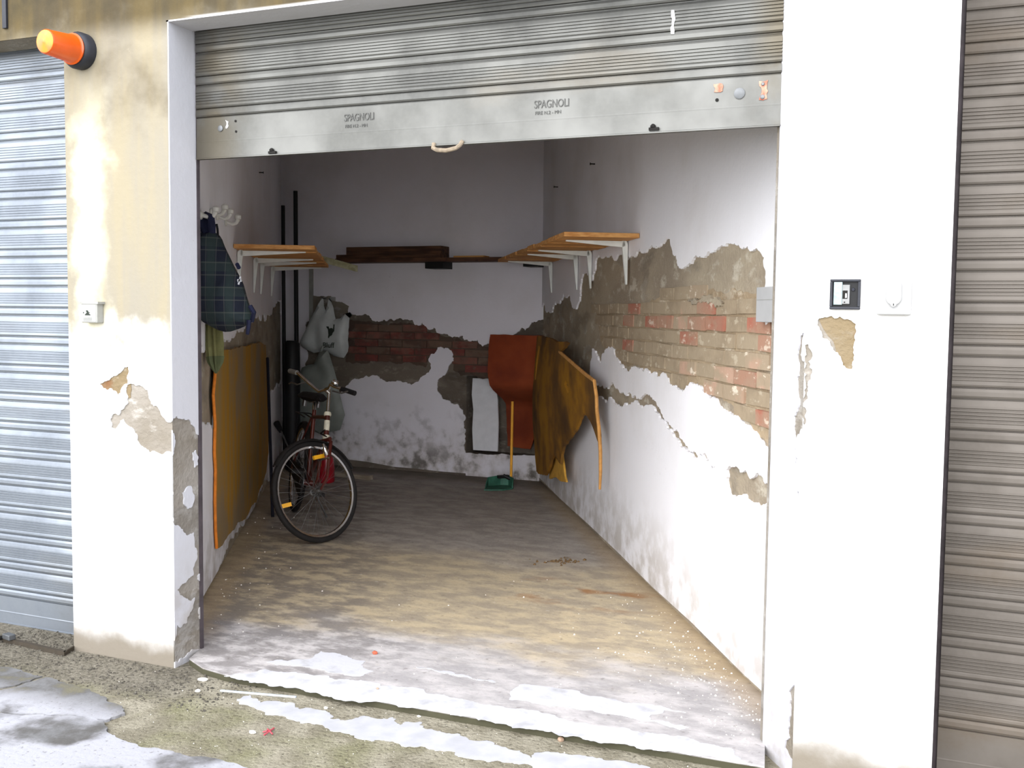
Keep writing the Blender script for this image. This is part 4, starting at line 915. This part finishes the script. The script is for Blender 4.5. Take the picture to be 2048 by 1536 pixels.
# orange sheet at the back
t = thing('foam_sheet', 'rust-orange foam sheet standing against the back wall by the corner', 'panel', at_y(1025,900,5.1))
za, zbm = at_y(1000,669,YB).z, at_y(1000,905,YB).z
def orow(z):
    f = (za-z)/(za-zbm)   # 0 top, 1 bottom
    q = min(1,max(0,(f-.40)/.22)); q = q*q*(3-2*q)
    off = (.05+.11*math.sin(min(f/.45,1)*PI*.5))*(1-q) - (.15+.04*f)*q
    return off
def pmo(x,z,o):
    f = (za-z)/(za-zbm); return Vector((x, YB-orow(z)-o-.03*math.sin((x+2.3)*6)*(1-f), z))
Po = []
n_ = 14
ledge = [(980,669),(980,690),(982,710),(983,735),(985,752),(988,770),(991,790),(993,810),(993,840),(993,870),(994,898)]
redge = [(1040,905),(1048,880),(1052,850),(1056,820),(1062,800),(1072,785),(1078,760),(1079,730),(1080,700),(1078,671)]
Po = mapped(ledge+redge, lambda u,v: at_y(u,v,YB-.06), (0,2))
sheet(rag(Po,.05,.03,rs), [], pmo, .014, .05).link('sheet', M['orange'], t, smooth=True)
# white board in niche
t = tag(sheet(mapped([(941,757),(985,758),(992,800),(995,850),(995,903),(946,900),(943,860),(944,820),(940,790)], lambda u,v: at_y(u,v,YB+.06), (0,2)), [], lambda x,z,o: Vector((x,YB+.06-o+.05*(z-nz0)/(nz1-nz0),z)), .018).link('white_board', M['board_white']), 'white board leaning in the niche of the back wall', 'board')
# dustpan
t = thing('dustpan', 'green dustpan with a long yellow handle standing on the floor by the niche', 'dustpan', at_z(1005,975,0.))
a,b = at_z(968,982,.0), at_z(1030,978,.0); w_ = (b-a); w_.z = 0; L_ = w_.length; w_.normalize(); n_ = Vector((-w_.y,w_.x,0))
Pp = [(0,0),(.05,-.03),(L_*.5,-.06),(L_-.03,-.02),(L_,.03),(L_-.0,.13),(L_-.06,.17),(L_*.35,.16),(.06,.10)]
mb = MB(); o_ = a; nn = len(Pp)
mb.add([o_+w_*p[0]+n_*p[1]+Vector((0,0,.004)) for p in Pp]+[o_+w_*p[0]+n_*p[1]+Vector((0,0,.014)) for p in Pp], [tuple(range(nn-1,-1,-1)),tuple(range(nn,2*nn))]+[(i,(i+1)%nn,nn+(i+1)%nn,nn+i) for i in range(nn)])
wl = [(L_-.03,-.02),(L_,.03),(L_,.13),(L_-.06,.17),(L_*.35,.16),(.06,.10),(.02,.03)]; hs = [.03,.09,.10,.10,.09,.06,.015]
for i in range(len(wl)-1):
    A_, B_ = o_+w_*wl[i][0]+n_*wl[i][1], o_+w_*wl[i+1][0]+n_*wl[i+1][1]; iv = (o_+w_*L_*.5+n_*.05-A_).normalized()*.008; iv2 = (o_+w_*L_*.5+n_*.05-B_).normalized()*.008; z_ = Vector((0,0,.004))
    mb.hexa([A_+z_,B_+z_,B_+iv2+z_,A_+iv+z_,A_+Vector((0,0,hs[i])),B_+Vector((0,0,hs[i+1])),B_+iv2+Vector((0,0,hs[i+1])),A_+iv+Vector((0,0,hs[i]))])
mb.link('pan', M['green_pan'], t)
hb = at_y(1022,958,4.78); ht = at_y(1025,803,4.86); mb = MB(); mb.tube([hb, ht], .012, 10); mb.link('handle', M['yellow_stick'], t, smooth=True)
mb = MB(); p = o_+w_*(L_-.05)+n_*.14+Vector((0,0,.10)); mb.tube([p, hb], .016, 8); mb.obox(p-Vector((0,0,.01)), w_*.05, n_*.02, Vector((0,0,.012))); mb.link('hinge', M['black'], t)
# red canister
p = at_z(646,966,0.); p.y += .05
t = thing('red_canister', 'red canister with a yellow label standing behind the front bicycle wheel', 'canister', p)
mb = MB(); mb.lathe([(.068,0),(.074,.012),(.074,.12),(.066,.20),(.052,.27),(.04,.31),(.022,.325)], p, (0,0,1), 24); mb.link('body', M['red_can'], t, smooth=True)
mb = MB(); mb.lathe([(.018,.322),(.018,.345),(.012,.352)], p, (0,0,1), 12); mb.link('cap', M['darkgrey'], t, smooth=True)
mb = MB(); u_ = Vector((-.25,-.95,0)).normalized()
for k in range(6):
    a0, a1 = -.85+k*.22, -.85+(k+1)*.22; base = math.atan2(u_.y,u_.x)-.25
    for (h0,h1,r0,r1) in ((.15,.23,.0725,.0625),):
        q = [p+Vector((math.cos(base+a)*r, math.sin(base+a)*r, h)) for (a,r,h) in ((a0,r0,h0),(a1,r0,h0),(a1,r1,h1),(a0,r1,h1))]
        mb.add(q, [(0,1,2,3)])
mb.link('label', M['yellow_lab'], t)
# nails
for (u,v,fn,lab) in ((518,345,at_l,'small dark nail high on the left wall'),(1190,328,at_r,'small dark nail high on the right wall'),(1116,374,at_r,'nail in the right wall above the far end of the pine shelf')):
    p = fn(u,v,0.); n_ = NL if fn is at_l else NR; mb = MB(); mb.lathe([(.004,0),(.004,.03),(.009,.031),(.009,.035)], p, n_, 8); tag(mb.link('nail', M['hole']), lab, 'nail', 'nails in the garage walls')

# ------------------------------------------------------------------ bicycle
WR_, WB = .335, 1.10
LEAN, STEER = -math.radians(8), -math.radians(66)
hd = Vector((.675,-.738,0)); BYAW = math.atan2(hd.y, hd.x)
bike = thing('bicycle', 'old rust-red bicycle parked by the left wall with its front wheel turned', 'bicycle', (0,0,0))
st_ax = Vector((-math.cos(math.radians(69)),0,math.sin(math.radians(69))))
st_pt = Vector((WB/2-.055,0,WR_))
def STM(): 
    return Matrix.Translation(st_pt) @ Matrix.Rotation(STEER,4,st_ax) @ Matrix.Translation(-st_pt)
SM = STM()
fc_ = SM @ Vector((WB/2,0,WR_))
RB = Matrix.Rotation(BYAW,4,'Z') @ Matrix.Rotation(LEAN,4,'X')
tgt = at_z(631,980,.338); loc = tgt - (RB @ fc_); loc.z = 0
bike.location = loc; bike.rotation_euler = (LEAN,0,BYAW)
def bl(mb, name, mat, parent=None, smooth=True, steer=False):
    if steer: mb.xform(SM)
    P = bike if parent is None else parent
    me = bpy.data.meshes.new(name); me.from_pydata([tuple(v) for v in mb.v], [], mb.f); me.update()
    import bmesh
    bm = bmesh.new(); bm.from_mesh(me); bmesh.ops.recalc_face_normals(bm, faces=bm.faces); bm.to_mesh(me); bm.free()
    me.materials.append(mat)
    if smooth:
        for p in me.polygons: p.use_smooth = True
        try: me.set_sharp_from_angle(angle=math.radians(45))
        except Exception: pass
    o = bpy.data.objects.new(name, me); C.objects.link(o); o.parent = P; return o
def circ(c, r, n=48, y=0.): return [Vector((c.x+math.cos(2*PI*i/n)*r, y, c.z+math.sin(2*PI*i/n)*r)) for i in range(n)]
def wheel(cx, steer, sd):
    c = Vector((cx,0,WR_))
    mb = MB(); mb.tube(circ(c,WR_-.019), .019, 12, closed=True); w = bl(mb, 'wheel', M['rubber'], None, True, steer)
    mb = MB()
    n = 48; b = 0
    for i in range(n):
        a = 2*PI*i/n; d = Vector((math.cos(a),0,math.sin(a)))
        for (r,y) in ((WR_-.036,-.013),(WR_-.036,.013),(WR_-.048,.011),(WR_-.052,0),(WR_-.048,-.011)): mb.v.append(c+d*r+Vector((0,y,0)))
    for i in range(n):
        for j in range(5): mb.f.append([i*5+j,i*5+(j+1)%5,((i+1)%n)*5+(j+1)%5,((i+1)%n)*5+j])
    bl(mb, 'rim', M['chrome'], w, True, steer)
    mb = MB(); mb.lathe([(.010,-.05),(.022,-.035),(.022,-.03),(.013,-.027),(.013,.027),(.022,.03),(.022,.035),(.010,.05)], c, (0,1,0), 14); mb.tube([c+Vector((0,-.06,0)),c+Vector((0,.06,0))], .006, 6); bl(mb, 'hub', M['steel'], w, True, steer)
    mb = MB()
    for i in range(36):
        a = 2*PI*i/36; s = 1 if i%2 else -1; a2 = a+(.55 if (i//2)%2 else -.55)
        mb.tube([c+Vector((math.cos(a2)*.02, s*.031, math.sin(a2)*.02)), c+Vector((math.cos(a)*(WR_-.05), 0, math.sin(a)*(WR_-.05)))], .0012, 4, caps=False)
    bl(mb, 'spokes', M['steel'], w, False, steer)
    return w
rear_c, front_c = Vector((-WB/2,0,WR_)), Vector((WB/2,0,WR_))
wf_ = wheel(WB/2, True, 1); wr_ = wheel(-WB/2, False, 2)
# wheel reflectors on the front spokes: local x forward
for (da, r) in ((math.radians(-9),.255),(math.radians(112),.235)):
    c = front_c+Vector((math.cos(da)*r,0,math.sin(da)*r)); tdir = Vector((-math.sin(da),0,math.cos(da))); rd = Vector((math.cos(da),0,math.sin(da)))
    mb = MB(); mb.obox(c, Vector((.042,0,0)), Vector((0,.009,0)), Vector((0,0,.013))); bl(mb, 'reflector', M['amber'], wf_, False, True)
# frame
bb_ = Vector((-.09,0,.29)); hb_ = st_pt+st_ax*.36; ht_ = st_pt+st_ax*.52; seat = Vector((-.235,0,.80))
mb = MB()
mb.tube([bb_, seat], .0145, 10); mb.tube([seat-Vector((-.01,0,.05)), ht_-st_ax*.02], .0135, 10); mb.tube([bb_, hb_+st_ax*.02], .0145, 10); mb.tube([hb_, ht_], .018, 12)
for s in (-1,1):
    mb.tube([bb_+Vector((0,s*.03,0)), rear_c+Vector((0,s*.055,0))], .009, 8); mb.tube([seat+Vector((0,s*.015,-.06)), rear_c+Vector((0,s*.055,0))], .007, 8)
mb.tube([bb_+Vector((0,-.035,0)), bb_+Vector((0,.035,0))], .022, 12)
fr_ = bl(mb, 'frame', M['copper'])
mb = MB(); fn_ = Vector((math.cos(math.radians(21)),0,math.sin(math.radians(21)))); hc = (hb_+ht_)/2; mb.lathe([(.0195,-.035),(.020,0),(.0195,.035)], hc, st_ax, 14); bl(mb, 'head_badge', M['cream'], fr_)
mb = MB(); mb.lathe([(.024,-.012),(.026,0),(.022,.014)], ht_, st_ax, 14); mb.lathe([(.022,-.014),(.026,0),(.024,.012)], hb_, st_ax, 14); bl(mb, 'headset_cup', M['cream'], fr_)
# fork (steered)
cr_ = st_pt+st_ax*.34; mb = MB()
for s in (-1,1):
    mb.tube([cr_+Vector((0,s*.02,.0)), cr_+Vector((0,s*.05,-.02)), st_pt+st_ax*.20+Vector((0,s*.052,0)), st_pt+st_ax*.08+Vector((.006,s*.054,0)), front_c+Vector((0,s*.055,0))], [.013,.0125,.012,.010,.008], 8)
mb.tube([cr_+Vector((0,-.05,0)), cr_+Vector((0,.05,0))], .014, 8)
fk = bl(mb, 'fork', M['copper'], None, True, True)
mb = MB(); mb.lathe([(.014,0),(.018,.02),(.018,.055),(.010,.065),(.010,.075),(.006,.08)], st_pt+st_ax*.23+Vector((.04,.075,0)), Vector((.1,.05,1)), 12); dy_ = bl(mb, 'dynamo', M['chrome'], fk, True, True)
mb = MB(); q = st_pt+st_ax*.21; mb.tube([q+Vector((.01,-.06,0)), q+Vector((.02,.075,0))], .006, 6); bl(mb, 'brake_yoke', M['steel'], fk, True, True)
mb = MB(); q = cr_+Vector((.03,.0,.05)); mb.tube([q, q+Vector((.05,.12,.01))], .005, 6); mb.tube([q, q+Vector((.05,.12,-.035))], .005, 6); bl(mb, 'lamp_bracket', M['black'], fk, True, True)
# fenders
def fender(c, a0, a1, steer):
    n = 22; mb = MB(); R_ = WR_+.012
    for i in range(n+1):
        a = math.radians(a0+(a1-a0)*i/n); d = Vector((math.cos(a),0,math.sin(a)))
        for (y,dr) in ((-.026,-.012),(-.018,0),(0,.006),(.018,0),(.026,-.012),(.024,-.014),(.0,.003),(-.024,-.014)): mb.v.append(c+d*(R_+dr)+Vector((0,y,0)))
    for i in range(n):
        for j in range(8): mb.f.append([i*8+j,i*8+(j+1)%8,(i+1)*8+(j+1)%8,(i+1)*8+j])
    mb.f.append(list(range(8))); mb.f.append([n*8+j for j in range(8)]); return mb
bl(fender(front_c, 40, 165, True), 'fender', M['rubber'], None, True, True)
bl(fender(rear_c, 20, 195, False), 'fender', M['rubber'])
# stem and handlebar (steered)
stp = ht_+st_ax*.17; mb = MB(); mb.tube([ht_, stp], .011, 10); mb.tube([stp-st_ax*.02, stp+Vector((.03,0,.01))], .014, 10); bl(mb, 'stem', M['chrome'], None, True, True)
hbp = stp+Vector((.03,0,.01)); mb = MB()
for s in (-1,1):
    mb.tube([hbp, hbp+Vector((.01,s*.06,.0)), hbp+Vector((.035,s*.11,.07 if s<0 else .015)), hbp+Vector((.05,s*.165,.14 if s<0 else -.01)), hbp+Vector((.04,s*.20,.165 if s<0 else -.03)), hbp+Vector((.02,s*.30,.20 if s<0 else -.085))], .011, 10)
hbar = bl(mb, 'handlebar', M['chrome'], None, True, True)
for s in (-1,1):
    mb = MB(); mb.tube([hbp+Vector((.037,s*.215,.171 if s<0 else -.038)), hbp+Vector((.018,s*.315,.205 if s<0 else -.093))], .017, 10); bl(mb, 'grip', M['grip'] if s < 0 else M['black'], hbar, True, True)
    mb = MB(); zz, sl = (.085,.10) if s<0 else (-.04,-.10); mb.tube([hbp+Vector((.05,s*.13,zz)), hbp+Vector((.085,s*.18,zz)), hbp+Vector((.075,s*.25,zz+sl*.3)), hbp+Vector((.06,s*.30,zz+sl*.3))], .0055, 6); bl(mb, 'brake_lever', M['steel'], hbar, True, True)
mb = MB(); mb.lathe([(.024,0),(.026,.01),(.020,.024),(.006,.03)], hbp+Vector((.045,.17,.006)), (0,.3,1), 14); bl(mb, 'bell', M['chrome'], hbar, True, True)
# saddle, rack, crank, pedals, chain guard, kickstand
sp_ = seat+Vector((-.045,0,.055)); mb = MB(); mb.tube([seat-Vector((-.01,0,.05)), sp_], .0125, 10); bl(mb, 'seat_post', M['chrome'])
o3 = [(.14,.012),(.10,.022),(.03,.035),(-.04,.075),(-.10,.098),(-.14,.09),(-.155,.05),(-.155,-.05),(-.14,-.09),(-.10,-.098),(-.04,-.075),(.03,-.035),(.10,-.022),(.14,-.012)]
pm = pillow(o3, lambda a,b,h: sp_+Vector((a*1.12,b*1.18,.025+h*(1. if h>0 else .8)+.02*(a<-.08)*(-a-.08)*5)), .035, .025, 0., 1); bl(pm, 'saddle', M['rubber'])
mb = MB()
for s in (-1,1): mb.tube([sp_+Vector((.10,s*.012,.01)), sp_+Vector((0,s*.03,-.005)), sp_+Vector((-.12,s*.05,.0))], .004, 6); mb.lathe([(.016,0),(.016,.05)], sp_+Vector((-.12,s*.05,-.045)), (0,0,1), 10)
bl(mb, 'saddle_springs', M['steel'])
rz = .735; mb = MB()
for s in (-1,0,1): mb.tube([Vector((-.28,s*.05,rz)), Vector((-.72,s*.055,rz))], .005, 6)
mb.tube([Vector((-.72,-.055,rz)),Vector((-.72,.055,rz))], .005, 6)
for s in (-1,1): mb.tube([Vector((-.62,s*.055,rz)), rear_c+Vector((0,s*.06,0))], .005, 6)
bl(mb, 'rear_rack', M['black'])
cd = Vector((math.cos(.6),0,math.sin(.6))); mb = MB(); mb.lathe([(.09,-.042),(.09,-.045)], bb_, (0,1,0), 28)
for s in (-1,1): mb.tube([bb_+Vector((0,s*.055,0)), bb_+Vector((0,s*.06,0))+cd*(.165*-s)], .008, 8)
ck = bl(mb, 'crank', M['steel'])
for s in (-1,1): mb = MB(); mb.obox(bb_+Vector((0,s*.11,0))+cd*(.165*-s), (.045,0,0),(0,.042,0),(0,0,.011)); bl(mb, 'pedal', M['rubber'], ck, False)
mb = MB(); pg = [(-.02,.10),(.08,.02),(.08,-.06),(0,-.10),(-.3,-.03),(-.46,-.0),(-.46,.10),(-.3,.10)]
mb.add([bb_+Vector((a,-.05,b)) for a,b in pg]+[bb_+Vector((a,-.056,b)) for a,b in pg], [tuple(range(7,-1,-1)),tuple(range(8,16))]+[(i,(i+1)%8,8+(i+1)%8,8+i) for i in range(8)]); bl(mb, 'chain_guard', M['rubber'], None, False)
mb = MB(); mb.tube([Vector((-.20,.04,.27)), Vector((-.24,.20,.030))], .008, 6); bl(mb, 'kickstand', M['steel'])
